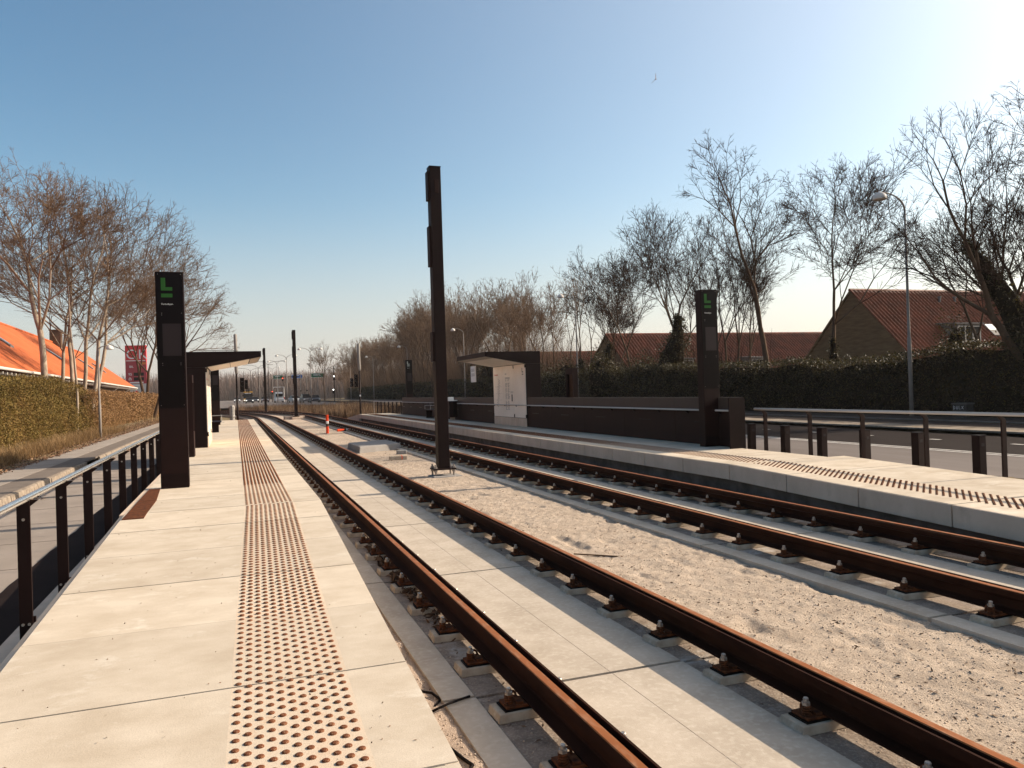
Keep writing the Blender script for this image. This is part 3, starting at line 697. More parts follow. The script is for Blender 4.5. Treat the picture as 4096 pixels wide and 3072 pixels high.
m = MB(); m.lathe([(.24,0),(.22,.12),(.19,.5),(.23,.62),(.20,.75),(.22,1.35),(.17,1.48),(.05,1.5)], k=9); m.build('wrapping', M['plastic'], t)
# --- bench, bin and boards on the far platform
t = thing('bench', 'dark bench with pale armrests against the far wall left of the shelter', 'bench', 9.85, 39.6, ZP)
m = MB(); m.box(-.25, .2, -1.3, 1.3, .43, .48); m.build('seat', M['black'], t, bevel=.008)
m = MB(); m.box(.14, .2, -1.3, 1.3, .55, .80); m.build('backrest', M['black2'], t, bevel=.008)
for y in (-1.2, 1.2): m = MB(); m.box(-.18, .15, y-.04, y+.04, 0, .43); m.build('leg', M['black'], t)
for y in (-1.25, 0, 1.25): m = MB(); m.tube([(-.23, y, .48), (-.23, y, .68), (.15, y, .68)], .014, 6); m.build('armrest', M['steelmatt'], t)
t = thing('bench', 'small seat with pale armrest showing right of the left shelter', 'bench', -.55, 34.5, ZP)
m = MB(); m.box(-.5, -.05, -.8, .8, .43, .47); m.build('seat', M['black'], t)
m = MB(); m.box(-.45, -.15, -.05, .05, 0, .43); m.build('leg', M['black'], t)
for y in (-.75,): m = MB(); m.tube([(-.4, y, .46), (-.4, y, .72), (-.02, y, .72), (-.02, y, .44), (.08, y, .44)], .015, 6); m.build('armrest', M['steelmatt'], t)
t = thing('litter_bin', 'dark litter bin with white lid on the far platform left of the shelter', 'litter bin', 9.85, 36.1, ZP)
m = MB(); m.box(-.2, .2, -.2, .2, .14, .92); m.build('body', M['black2'], t, bevel=.01)
m = MB(); m.box(-.1, .1, -.1, .1, 0, .14); m.build('foot', M['fascia'], t)
m = MB(); m.box(-.21, .03, -.215, .2, .93, 1.12); m.box(.03, .22, -.215, .2, .93, .97); m.build('lid', M['paper'], t)
m = MB(); m.box(.0, .17, -.206, -.2, .2, .88); m.build('flap', M['glossblack'], t)
t = thing('notice_board', 'white notice board on the far wall above the dark bench', 'notice', 10.0, 37.8, ZP)
m = MB(); m.box(-.25, .06, -.02, .0, .65, .97); m.build('board', M['paper'], t)
m = MB(); m.box(.04, .1, -.01, .01, .7, .9); m.build('bracket', M['black'], t)
# --- bollards along the far road
def bollard():
    t = thing('bollard', 'dark square bollard in the row between the right railing and the road', 'bollard', 13.25, 0, -.25, group='bollards along the right road')
    m = MB(); m.box(-.085, .085, -.085, .085, -.1, .80); m.build('post', M['black2'], t, bevel=.006)
    m = MB(); m.box(-.092, .092, -.092, .092, .80, .812); m.build('cap', M['black'], t)
    m = MB(); m.box(-.04, .04, -.0875, -.0852, .60, .66); m.build('reflector', M['screen'], t)
    return t
b0 = bollard(); s = 9.46; i = 0
while s < 84:
    o = b0 if i == 0 else copy_tree(b0)
    o.location = W(13.25 + rng.normal(0, .03), s, -.25); o.rotation_euler = (rng.normal(0, .008), rng.normal(0, .008), TH+rng.normal(0, .05)); s += 1.37; i += 1
# --- loose bits
def strapcurve(name, pts, r, lab, cat):
    m = MB(); m.tube(pts, r, 6); o = m.build(name, M['rubber'], frame=True, smooth=True); tag(o, lab, cat)
zc = -.275
strapcurve('cable_strap', [(.95, 5.02, zc), (1.06, 5.05, zc+.03), (1.16, 4.98, zc+.02), (1.19, 4.88, zc+.01), (1.13, 4.80, zc)], .009, 'curved black strap lying on the gravel beside the left platform edge', 'strap')
strapcurve('cable_strap', [(1.03, 4.66, zc+.02), (1.2, 4.71, zc+.045), (1.36, 4.78, zc+.04)], .008, 'straight black strap lying across the slab edge near the left platform', 'strap')
strapcurve('cable_strap', [(1.02, 4.35, zc), (1.06, 4.2, zc+.02), (1.10, 4.02, zc+.02), (1.12, 3.92, zc+.03), (1.03, 3.84, zc)], .010, 'kinked black strap on the gravel closest to the camera', 'strap')
m = MB(); m.box(-.27, .27, -.008, .008, -.285, -.272); o = m.build('stick', M['debris']); o.location = W(3.98, 8.3); o.rotation_euler = (0, .03, TH-.62); tag(o, 'thin dark stick lying on the sand beside the second rail', 'stick')
m = MB(); m.lathe([(.32, -.1965), (.32, -.187), (.27, -.184)], k=28)
for a in range(24):
    for b in range(3): m.box(.08*(b+1)*math.cos(a*.262)-.012, .08*(b+1)*math.cos(a*.262)+.012, .08*(b+1)*math.sin(a*.262)-.012, .08*(b+1)*math.sin(a*.262)+.012, -.184, -.179)
o = m.build('manhole_cover', M['kerb']); o.location = W(-2.55, 6.55); tag(o, 'round studded manhole cover in the left road beside the railing', 'manhole cover')
# --- gull
m = MB(); P = [(0,-.30,0),(0,-.22,.0),(0,-.05,0),(0,.12,.01),(0,.24,.03),(0,.30,.03)]
m.tube(P, [.01,.045,.075,.06,.035,.008], 10)
def wing(sg, pts):
    top = []; bot = []
    for (x, y0, y1, z) in pts: top.append(((sg*x, y0, z+.008), (sg*x, y1, z+.004))); bot.append(((sg*x, y0, z-.008), (sg*x, y1, z-.004)))
    for i in range(len(pts)-1): m.hexa([bot[i][0], bot[i][1], bot[i+1][1], bot[i+1][0], top[i][0], top[i][1], top[i+1][1], top[i+1][0]])
wing(1, [(.02,-.09,.08,.02),(.28,-.02,.13,.16),(.55,-.12,.0,.18),(.75,-.30,-.24,.14)])
wing(-1, [(.02,-.09,.08,.02),(.25,.0,.14,.22),(.48,-.12,.02,.30),(.66,-.32,-.27,.34)])
o = m.build('gull', pm('grey gull feathers', (.30,.27,.27), .8, col2=(.12,.11,.12), scale=6), smooth=False); o.location = (20.0, 100, 41.4); o.rotation_euler = (R(35), R(-50), R(-70)); tag(o, 'gull in flight high in the blue sky', 'bird')
# ================================================================== vegetation
def unit(v): return v/np.maximum(np.linalg.norm(v, axis=-1, keepdims=True), 1e-9)
def seg_mesh(name, segs, k):
    A = np.array([s[0] for s in segs], np.float32); B = np.array([s[1] for s in segs], np.float32)
    ra = np.array([s[2] for s in segs], np.float32)[:, None]; rb = np.array([s[3] for s in segs], np.float32)[:, None]
    d = unit(B-A); B = B + d*rb*.3
    ref = np.where(np.abs(d[:, 2:3]) > .9, np.array([[1., 0, 0]]), np.array([[0, 0, 1.]]))
    u = unit(np.cross(d, ref)); w = np.cross(d, u); V = []
    for j in range(k):
        t = 2*math.pi*j/k; V.append(A + (u*math.cos(t)+w*math.sin(t))*ra)
    for j in range(k):
        t = 2*math.pi*j/k; V.append(B + (u*math.cos(t)+w*math.sin(t))*rb)
    V = np.stack(V, 1).reshape(-1, 3); n = len(segs)
    f = np.array([(j, (j+1) % k, k+(j+1) % k, k+j) for j in range(k)], np.int32)
    Q = (f[None] + (np.arange(n, dtype=np.int32)*2*k)[:, None, None]).reshape(-1, 4)
    return quads(name, V, Q)
def grow_tree(seed, stems, H, spread=.55, dens=1.0, twig=.012, up=.08, base_r=.16, first=.28, leader=False, levels=4):
    """forking tree. stems: (x, y, lean_x, lean_y, relative size). Returns (trunk segments, crown segments)"""
    r_ = random.Random(seed); trunk = []; crown = []; k_ang = .52 + spread*.62; first *= .62; up *= 1.6; base_r *= .78; G = 8 if dens >= .95 else 7 if dens >= .7 else 6
    def perp(d):
        a = Vector((r_.uniform(-1, 1), r_.uniform(-1, 1), r_.uniform(-.7, .7))); a -= d*a.dot(d); return a.normalized() if a.length > 1e-4 else d.orthogonal().normalized()
    def path(p, d, L, r, r1, wob, upk):
        ns = max(2, min(7, int(L/.55))); pts = [(p.copy(), d.copy(), r)]
        for i in range(ns):
            d = (d + perp(d)*r_.uniform(-wob, wob) + Vector((0, 0, upk*L/ns))).normalized(); p = p + d*(L/ns); rr = r+(r1-r)*(i+1)/ns
            (trunk if r > .035 else crown).append((tuple(pts[-1][0]), tuple(p), pts[-1][2], rr, 0)); pts.append((p.copy(), d.copy(), rr))
        return pts
    def twigs(pts, n, L):
        for _ in range(n):
            i = r_.randrange(1, len(pts)); q, dl, rr = pts[i]; a = R(r_.uniform(28, 55)); nd = (dl*math.cos(a)+perp(dl)*math.sin(a)).normalized()
            ps = path(q, nd, L*r_.uniform(.5, 1.2), min(rr*.6, twig*.9), twig*.55, .10, up*1.2)
            if r_.random() < .7: q2, d2, r2 = ps[1]; a = R(r_.uniform(25, 50)); path(q2, (d2*math.cos(a)+perp(d2)*math.sin(a)).normalized(), L*.45*r_.uniform(.6, 1.2), twig*.7, twig*.5, .1, up)
    def rec(p, d, L, r, g, main):
        r1 = r*(.86 if g > 2 else .75)
        pts = path(p, d, L, r, max(r1, twig*.6), .075, up*(.5 if g > 5 else 1.0))
        if g <= 5: twigs(pts, 3 if g > 1 else 4, .38+.17*g)
        if g <= 0: return
        q, dl, _ = pts[-1]
        a0 = r_.uniform(3, 10) if (leader and main) else r_.uniform(8, 20)*k_ang
        ax = perp(dl); n0 = (dl*math.cos(R(a0))+ax*math.sin(R(a0))).normalized()
        rec(q, n0, L*r_.uniform(.80, .93), max(r1*.86, twig), g-1, main)
        for j in range(2 if (r_.random() < .42 or (leader and main)) else 1):
            a = (r_.uniform(38, 58) if (leader and main) else r_.uniform(24, 42)*k_ang); ax2 = (-ax + perp(dl)*(.55+.6*j)); ax2 -= dl*ax2.dot(dl); ax2.normalize()
            nd = (dl*math.cos(R(a))+ax2*math.sin(R(a))).normalized()
            if nd.z < .05: nd.z = .05+abs(nd.z)*.4; nd.normalize()
            rec(q, nd, L*r_.uniform(.66, .90), max(r1*(.50 if leader and main else .64), twig), g-1-(1 if r_.random() < .35 else 0), False)
    for (x, y, lx, ly, fh) in stems:
        d = Vector((lx, ly, 1)).normalized(); h = H*fh*first
        pts = path(Vector((x, y, -.3)), d, h, base_r*(.6+.4*fh), base_r*(.6+.4*fh)*.82, .04, 0)
        rec(pts[-1][0], pts[-1][1], H*fh*(1-first)*.21, pts[-1][2], G, True)
    top = max(s[1][2] for s in crown) if crown else H; q = H/top
    f = lambda L: [((a[0]*q, a[1]*q, a[2]*q), (b[0]*q, b[1]*q, b[2]*q), r0, r1, l) for a, b, r0, r1, l in L]
    return f(trunk), f(crown)
def build_tree(name, label, x, y, z, tc, bark, twigm, rot=0, group=None, sc=1.0, cat='tree'):
    o = bpy.data.objects.new(name, None); COL.objects.link(o); o.location = (x, y, z); o.rotation_euler = (0, 0, rot); o.scale = (sc,)*3
    tag(o, label, cat, group)
    link('trunk', seg_mesh('trunk', [s[:4] for s in tc[0]], 7), bark, o, smooth=True)
    link('crown', seg_mesh('crown', [s[:4] for s in tc[1]], 3), twigm, o)
    return o
def leaves(P, size, flat=0.0, tall=1.0):
    """random quads at the points P"""
    N = len(P); P = np.asarray(P, np.float32)
    a = unit(rng.normal(size=(N, 3))); b = rng.normal(size=(N, 3)); b[:, 2] *= (1-flat); a[:, 2] *= (1-flat); a = unit(a)
    b = unit(b - a*np.sum(a*b, 1, keepdims=True)); s = (size*(.6+.8*rng.random((N, 1))))
    u = a*s*tall; w = b*s*.5
    V = np.stack([P-u*.5, P+w*.5-u*.05, P+u*.5, P-w*.5-u*.05], 1).reshape(-1, 3)
    Q = np.arange(N*4, dtype=np.int32).reshape(-1, 4); return V, Q
def blades(P, h, w, lean=.35):
    N = len(P); P = np.asarray(P, np.float32); hh = h*(.5+.7*rng.random((N, 1))); az = rng.random((N, 1))*6.283
    d = np.concatenate([np.cos(az), np.sin(az), np.zeros((N, 1))], 1); e = np.concatenate([-np.sin(az), np.cos(az), np.zeros((N, 1))], 1)
    ln = rng.normal(0, lean, (N, 1)); tip = P + np.concatenate([e[:, :2]*ln*hh + rng.normal(0, .12, (N, 2))*hh, hh], 1)
    ww = w*(.6+.8*rng.random((N, 1)))
    V = np.stack([P-d*ww*.5, P+d*ww*.5, tip+d*ww*.12, tip-d*ww*.12], 1).reshape(-1, 3)
    return V, np.arange(N*4, dtype=np.int32).reshape(-1, 4)
def ivy(parent, pts, rad, n, size=.13, name='ivy'):
    P = []
    for i in range(n):
        k = rng.integers(0, len(pts)-1); t = rng.random(); a, b = Vector(pts[k]), Vector(pts[k+1]); c = a.lerp(b, t); r0 = rad[k]*(1-t)+rad[k+1]*t
        q = rng.normal(size=3); q /= np.linalg.norm(q); r = r0*(.5+.55*rng.random())*(1+.9*noise.noise(Vector((c.x+q[0]*.8, c.y+q[1]*.8, c.z+q[2]))*1.3+Vector((0, 0, rad[0]*9)))); P.append((c.x+q[0]*r, c.y+q[1]*r, c.z+q[2]*r*.9))
    V, Q = leaves(P, size); link(name, quads(name, V, Q), M['leafdark'], parent)
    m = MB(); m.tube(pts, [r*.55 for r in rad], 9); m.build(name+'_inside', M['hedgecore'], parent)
def ns_of(x, y): return CT*x+ST*y, -ST*x+CT*y

# --- left bare trees behind the ochre hedge
build_tree('bare_tree', 'tall pale barked bare tree with one thick straight trunk by the orange roof', -27.2, 45, 0, grow_tree(3, [(0,0,-.01,.02,.92)], 17.6, .62, 1.1, .013, .05, .30, .34, leader=True), M['bark'], M['twig'], rot=1.0)
build_tree('bare_tree', 'slender bare tree with wavy stem close to the thick straight trunk', -25.3, 44.6, 0, grow_tree(4, [(0,0,.05,0,.8)], 13.8, .45, .7, .012, .06, .12, .34, leader=True), M['bark'], M['twig'], rot=.4)
build_tree('bare_tree', 'bare tree with a cluster of leaning pale stems rising from the hedge', -28.0, 49.2, 0, grow_tree(8, [(-.2,0,.0,.05,.95),(.35,.2,.10,0,.9),(.85,-.1,.22,-.05,.9),(-.9,.3,-.05,.1,.8),(.5,.6,.16,.12,.9)], 17.4, .56, .72, .012, .05, .20, .34, leader=True), M['bark'], M['twig'])
build_tree('bare_tree', 'low spreading bare tree behind the near left totem', -36.0, 76, 0, grow_tree(12, [(0,0,-.12,0,.7),(.3,.2,.25,.05,.72),(.1,-.3,.1,-.2,.75)], 16.6, .80, .85, .018, .045, .26, .2), M['barkdark'], M['twig'])
# --- right bare trees behind the dark hedge
RT = [
 ('tall broad bare tree with a bent trunk left of the big brick gable', 16.5, 48.8, grow_tree(21, [(0,0,-.10,-.02,.9)], 16.8, .95, 1.1, .014, .07, .30, .2)),
 ('upright bare tree in front of the big brick gable', 18.4, 44.0, grow_tree(22, [(0,0,-.02,0,.92)], 14.6, .54, 1.0, .013, .06, .19, .30, leader=True)),
 ('bare tree with several thin leaning stems just right of the near right totem', 14.8, 51, grow_tree(23, [(0,0,.10,0,.85),(-.5,0,0,.05,.9),(-.9,.1,-.05,0,.8),(.4,.1,.18,0,.75),(-1.4,.3,-.02,.05,.85)], 13.2, .48, .6, .012, .09, .12, .3)),
 ('bare tree rising from a thick dark ivy column left of the near right totem', 12.3, 57.8, grow_tree(24, [(0,0,.03,0,.9),(.3,.3,.1,.1,.7)], 15.0, .56, .8, .014, .09, .19, .35)),
 ('bare tree leaning left beside the thick ivy column', 10.0, 62.5, grow_tree(25, [(0,0,-.12,0,.9)], 13.4, .58, .8, .014, .08, .16, .3)),
 ('slender bare tree before the left end of the long tiled roof', 8.4, 68, grow_tree(26, [(0,0,.05,0,.9),(.4,0,.15,0,.7)], 13.6, .52, .75, .014, .09, .13, .25)),
 ('bare tree with many rising stems just right of the second roadside lamp', 6.9, 76, grow_tree(27, [(0,0,-.04,0,.9),(.5,.2,.10,0,.8),(-.4,.1,-.15,0,.75)], 14.4, .52, .6, .015, .09, .14, .25)),
 ('bare tree with many rising stems left of the second roadside lamp', 3.6, 84, grow_tree(28, [(0,0,-.06,0,.9),(.6,.2,.08,0,.85),(-.5,.2,-.18,0,.8)], 14.8, .52, .6, .016, .09, .14, .22)),
 ('wide fan shaped bare tree leaning left above the far shelter', .5, 95, grow_tree(29, [(0,0,-.16,0,.9),(.5,.2,-.02,0,.85),(-.5,.2,-.32,0,.9)], 16.0, .56, .62, .017, .085, .16, .2)),
 ('bare tree with thin upright stems above the hedge by the right picture edge', 23.2, 36.0, grow_tree(31, [(0,0,-.06,0,.9),(.5,.2,.05,0,.85),(-.4,.3,-.22,0,.8)], 13.4, .52, .65, .011, .11, .15, .25)),
 ('bare tree with long level branches reaching in at the upper right', 26.2, 31.6, grow_tree(32, [(0,0,-.10,0,.9)], 15.2, .76, .85, .012, .03, .26, .3)),
]
TR = {}
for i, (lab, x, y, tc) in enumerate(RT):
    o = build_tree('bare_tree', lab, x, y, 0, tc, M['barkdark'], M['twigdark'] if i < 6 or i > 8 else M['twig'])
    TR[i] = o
ivy(TR[3], [(-.4,0,.5),(-.5,0,2.2),(-.2,0,3.6),(.25,0,5.2),(.3,0,6.8)], [1.9,1.9,1.6,.85,.35], 8000, .13)
ivy(TR[5], [(0,0,2.6),(.15,0,3.8),(.3,0,5.4)], [.5,.65,.35], 900, .16)
ivy(TR[6], [(0,0,1.5),(0,0,2.6),(-.1,0,4.4)], [.9,.8,.4], 1000, .18)
ivy(TR[8], [(-.2,0,2),(-.6,0,4.2),(-1.0,0,6.4)], [.9,.8,.35], 1300, .2)
ivy(TR[1], [(0,0,1.5),(0,0,2.9),(.03,0,4.0)], [.35,.42,.2], 500, .12)
tc = grow_tree(41, [(0,0,-.62,-.05,1.0),(.1,.2,-.30,.1,.8)], 12.2, .58, .75, .011, .08, .24, .42)
o = build_tree('bare_tree', 'leaning bare tree with an ivy wrapped trunk fanning out at the right picture edge', 22.2, 31.2, 0, tc, M['barkdark'], M['twigdark'])
ivy(o, [(-.5,0,1.4),(-1.3,-.1,3.0),(-2.1,-.1,4.6),(-3.0,-.15,6.0),(-3.7,-.2,7.0)], [1.1,1.0,.75,.45,.22], 3600, .12)
def shrub(label, x, y, h, w, n, mat='leafdark', size=.11):
    o = bpy.data.objects.new('evergreen_shrub', None); COL.objects.link(o); o.location = (x, y, 0); tag(o, label, 'shrub')
    P = []
    while len(P) < n:
        q = rng.normal(size=3); q /= np.linalg.norm(q); c = Vector(q); r = (.62+.4*rng.random())*(1+.55*noise.noise(c*1.9+Vector((x, y, 0))))
        P.append((q[0]*r*w, q[1]*r*w, h*.5+q[2]*r*h*.5))
    V, Q = leaves(P, size); link('foliage', quads('foliage', V, Q), M[mat], o)
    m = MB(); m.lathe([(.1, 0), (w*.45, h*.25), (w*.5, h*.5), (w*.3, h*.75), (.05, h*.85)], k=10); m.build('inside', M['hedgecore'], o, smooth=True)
    m = MB(); m.tube([(0, 0, -.3), (.05, 0, h*.4)], .07, 6); m.build('stem', M['barkdark'], o)
shrub('rounded evergreen shrub in front of the dormer of the big gabled house', 21.6, 37.4, 4.7, 1.0, 2400)
shrub('broad dark shrub behind the hedge right of the thick ivy column', 14.0, 55.5, 3.6, 1.1, 1800, size=.13)
shrub('wide dark shrub behind the hedge left of the thick ivy column', 10.4, 61, 4.2, 2.2, 3600, size=.14)
shrub('dark shrub behind the hedge in front of the left end of the tiled row house', 7.6, 66, 4.6, 2.2, 3600, size=.15)
shrub('dark shrub behind the hedge right of the ticket post', 5.4, 76, 4.6, 2.4, 3200, size=.17)
shrub('dark shrub behind the hedge just right of the far shelter', 2.6, 85, 4.4, 2.4, 2800, size=.18)
shrub('big dark thicket like shrub behind the far shelter', -2.2, 99, 6.2, 4.2, 4200, size=.24)
# --- far tree belt along the right side of the road
temp = [grow_tree(60+i, st, 15.5, .46, .8, .017, .08, .17, .12, levels=4) for i, st in enumerate([[(0,0,0,0,.95),(.7,.3,.08,0,.85)], [(0,0,-.05,0,.9),(-.7,.3,-.1,0,.85),(.6,0,.06,0,.9)], [(0,0,.02,.02,.95),(.5,-.4,.12,0,.75)], [(0,0,0,0,.9),(1.0,.4,.05,0,.9),(-.8,.2,-.06,0,.8)]])]
protos = []; i = 0
for s in list(np.arange(102, 240, 6.5)):
    for n in ((31.5, 37.5) if s < 190 else (31.0,)):
        n_ = n + rng.normal(0, 1.3); s_ = s + rng.normal(0, 2); k = i % 4; p = W(n_, s_)
        lab = 'bare brown tree in the belt behind the far end of the dark hedge'
        if i < 4: o = build_tree('belt_tree', lab, p.x, p.y, 0, temp[k], M['barkdark'], M['twig'], group='far tree belt along the road'); protos.append(o)
        else: o = copy_tree(protos[k]); o.location = (p.x, p.y, 0)
        o.rotation_euler = (0, 0, rng.random()*6.28); q = .86+.26*rng.random() + (.12 if 105 < s < 160 else 0) - (.15 if s > 200 else 0); o.scale = (q, q, q); i += 1
big = grow_tree(77, [(0,0,0,0,.95)], 16.5, .58, 1.2, .022, .08, .30, .16)
build_tree('bare_tree', 'single wide bare tree by the road beyond the parked cars', -49.2, 202, 0, big, M['barkdark'], M['twig'])
def thicket(name, pts, h, w, mat, lab, lean=.3):
    V, Q = blades(pts, h, w, lean); o = link(name, quads(name, V, Q), mat); tag(o, lab, 'thicket', kind='stuff'); return o
P = []
for i in range(44000):
    s = 84+rng.random()*150; n = 30.5+rng.random()*9; p = W(n, s); P.append((p.x, p.y, 0))
thicket('thicket', P, 7.5, .028, M['twig'], 'brown bare thicket below the far tree belt')
P = []
for i in range(2600):
    s = 44+rng.random()*45; n = 31+rng.random()*4; p = W(n, s); P.append((p.x, p.y, 1.2))
thicket('thicket', P, 3.6, .03, M['twigdark'], 'dark bare scrub behind the dark hedge before the tiled roofs', .5)
P = []
for i in range(80000):
    a = -.95 + rng.random()*1.25; d = 420+rng.random()*140; x = a*d; P.append((x, d, -.5))
thicket('distant_wood', P, 15, .26, pm('hazy far wood', (.16,.105,.085), .95, col2=(.12,.078,.062), scale=.02), 'low hazy wood along the horizon', .3)
# --- hedges
def hedge(name, lab, n0, s0, s1, h, depth, mat, core, dens, size, cat='hedge', jitter=.25, hvar=.15, zbase=0.0, rnd=.2):
    o = thing(name, lab, cat, 0, 0, 0); hz = lambda s: h(s) + hvar*noise.noise(Vector((s*.35, n0, 0))) + .5*hvar*noise.noise(Vector((s*1.3, n0, 5)))
    sg = 1 if n0 > 0 else -1                     # front faces the track
    ss = np.arange(s0, s1+.1, 1.0); m = MB()
    for a, b in zip(ss[:-1], ss[1:]):
        x0, x1 = n0+sg*(.42+.5*rnd), n0+sg*depth
        m.hexa([(x0, a, zbase-.3), (x1, a, zbase-.3), (x1, b, zbase-.3), (x0, b, zbase-.3), (x0+sg*(.12+rnd*.6), a, hz(a)-.34), (x1, a, hz(a)-.34), (x1, b, hz(b)-.34), (x0+sg*(.12+rnd*.6), b, hz(b)-.34)])
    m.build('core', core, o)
    P = []; SZ = []
    s = s0
    while s < s1:
        d = dens(s); st = 2.0
        nf = int(st*h(s)*d); nt = int(st*depth*d*.7)
        for _ in range(nf):
            y = s+rng.random()*st; z = zbase + (hz(y)-zbase)*rng.random()**.85; P.append((n0 + sg*(.05+rnd*(z/max(h(y), .5))**2.2 + abs(rng.normal(0, jitter)) - (.2+.25*rnd)*noise.noise(Vector((y*.9, z*.9, 3)))), y, z)); SZ.append(size(s))
        for _ in range(nt):
            y = s+rng.random()*st; P.append((n0+sg*rng.random()*depth, y, hz(y) - abs(rng.normal(0, .16)) + (.22*rng.random()**4))); SZ.append(size(s))
        s += st
    for y in (s0, s1):
        for _ in range(int(dens(y)*depth*h(y)*1.3)):
            P.append((n0+sg*rng.random()*depth, y+rng.normal(0, .14), zbase+(hz(y)-zbase)*rng.random())); SZ.append(size(y))
    V, Q = leaves(P, np.array(SZ)[:, None]); link('foliage', quads('foliage', V, Q), mat, o); return o
hedge('hedge', 'long dark evergreen hedge in shade across the road on the right', 29.0, 14, 216, lambda s: 2.6 + min(.55, max(0, (s-26)*.02)) + max(0, min(.45, (29-s)*.12)), 2.2, M['leafdark'], M['hedgecore'],
      lambda s: 210 if s < 50 else 100 if s < 90 else 34, lambda s: .105 if s < 50 else .14 if s < 90 else .26, hvar=.38)
hedge('hedge', 'ochre green leafy hedge at the left edge behind the dry grass', -8.3, 20, 53.5, lambda s: 2.75 if s < 44 else 2.75-(s-44)*.03, 3.0, M['leafochre'], M['corebrown'], lambda s: 470, lambda s: .085, hvar=.55, jitter=.25, rnd=.9)
hedge('hedge', 'smooth brown clipped hedge behind the small left street lamp', -7.75, 52.5, 92, lambda s: 2.35, 2.2, M['leafbrown'], M['corebrown'], lambda s: 330 if s < 66 else 150, lambda s: .085 if s < 66 else .14, hvar=.12, jitter=.12, rnd=.35)
# dry grass and leaf litter on the left verge
P = []
for i in range(17000):
    s = 18+rng.random()**1.4*34; n = -6.25-abs(rng.normal(0, 1.0))
    if n < -8.6: continue
    h0 = .5+.5*noise.noise(Vector((n*1.2, s*.6, 0)))
    if rng.random() > .35+.6*h0: continue
    p = W(n, s); P.append((p.x, p.y, zv(n, s)))
V, Q = blades(P, .34, .013, .95); o = link('dry_grass', quads('dry_grass', V, Q), M['dry']); tag(o, 'tangled dry grass between the left footway and the hedges', 'grass', kind='stuff')
P = []
for i in range(24000):
    q = rng.random()
    if q < .5: n = -6.0-abs(rng.normal(0, .8)); s = 15+rng.random()*65; z = zv(n, s)+.03
    elif q < .72: n = -5.95+abs(rng.normal(0, .12)); s = 15+rng.random()*60; z = -.04
    else:
        s = 11+rng.random()*45; n = -4.17+abs(rng.normal(0, .16))
        if noise.noise(Vector((s*.55, 0, 8))) < -.05: continue
        z = -.19+.04*rng.random()
    if n < -8.3: continue
    p = W(n, s); P.append((p.x, p.y, z))
V, Q = leaves(P, .075, .75); o = link('fallen_leaves', quads('fallen_leaves', V, Q), M['litter']); tag(o, 'brown fallen leaves along the left kerb and verge', 'leaves', kind='stuff')
# debris on the sand, the slabs and around the fastenings
P = []
for i in range(3000):
    q = rng.random(); s = 2+rng.random()**1.7*44
    if q < .62: n = 3.75+rng.random()*1.5; z = zs(n, s)+.006; 
    elif q < .72: n = 1.45+rng.random()*.4; z = -.255
    elif q < .80: n = 2.98+rng.random()*.45; z = -.255
    elif q < .86: n = 7.0+rng.random()*.7; z = -.25
    elif q < .93: n = 6.8+rng.random()*.3; z = -.25
    else: n = 1.0+rng.random()*.18; z = -.28
    if q < .62 and noise.noise(Vector((n*2, s*1.2, 2))) < .02 and rng.random() < .7: continue
    p = W(n, s); P.append((p.x, p.y, z))
V, Q = leaves(P, .026, .85, 1.5); o = link('debris', quads('debris', V, Q), M['debris']); tag(o, 'scattered dry leaf and twig scraps on the sand and slabs', 'debris', kind='stuff')
P = []
for i in range(700):
    s = rng.choice([7.2, 8.3, 9.4]) + rng.normal(0, .45); n = 1.5+abs(rng.normal(0, .12)); p = W(n, s); P.append((p.x, p.y, -.255+.05*rng.random()))
V, Q = leaves(P, .07, .4, 1.2); o = link('leaf_heap', quads('leaf_heap', V, Q), M['debris']); tag(o, 'dark heaped leaves around the fastenings beside the left ramp', 'leaves', kind='stuff')
def stones(P, size):
    N = len(P); P = np.asarray(P, np.float32); base = np.array([(1,0,0),(0,1,0),(-1,0,0),(0,-1,0),(.1,.1,.75),(0,0,-.6)], np.float32)
    s = size*(.35+1.3*rng.random((N, 1, 1))**2); ang = rng.random(N)*6.283; c, q = np.cos(ang), np.sin(ang)
    B = base[None]*(1+.5*(rng.random((N, 6, 3))-.5)); X = B[..., 0]*c[:, None]-B[..., 1]*q[:, None]; Y = B[..., 0]*q[:, None]+B[..., 1]*c[:, None]
    V = np.stack([X, Y, B[..., 2]], -1)*s + P[:, None, :]
    f = np.array([(0,1,4),(1,2,4),(2,3,4),(3,0,4),(1,0,5),(2,1,5),(3,2,5),(0,3,5)], np.int32)
    return V.reshape(-1, 3), (f[None]+(np.arange(N, dtype=np.int32)*6)[:, None, None]).reshape(-1, 3)
P = []
for i in range(15000):
    q = rng.random()
    if q < .72: s = 2+rng.random()**1.6*24; n = 3.70+rng.random()*1.56; z = zs(n, s)
    elif q < .80: s = 21.5+rng.normal(0, .9); n = 4.5+rng.normal(0, .33); z = zs(n, s)
    elif q < .93: s = 2.5+rng.random()**1.5*10; n = .95+rng.random()*.24; z = zg(n, s)
    else: s = 2.5+rng.random()**1.5*14; n = rng.choice([1.65, 3.2])+rng.normal(0, .16); z = -.262
    p = W(n, s); P.append((p.x, p.y, z+.001))
V, Q = stones(P, .0065); o = link('pebbles', quads('pebbles', V, Q), pm('pale chips', (.50,.385,.29), .95, island=[(.36,.275,.205),(.58,.46,.36),(.44,.33,.25)])); tag(o, 'pale pebbles and chips strewn in the sand and beside the near slab', 'stones', kind='stuff')
P = []
for i in range(420):
    s = 3+rng.random()**1.6*20; n = -1.3+rng.random()*2.2; p = W(n, s); P.append((p.x, p.y, zl(s)+.004))
V, Q = leaves(P, .012, .7, 1.2); o = link('grit', quads('grit', V, Q), M['debris']); tag(o, 'tiny dark specks of grit on the left platform slabs', 'grit', kind='stuff')
P = []
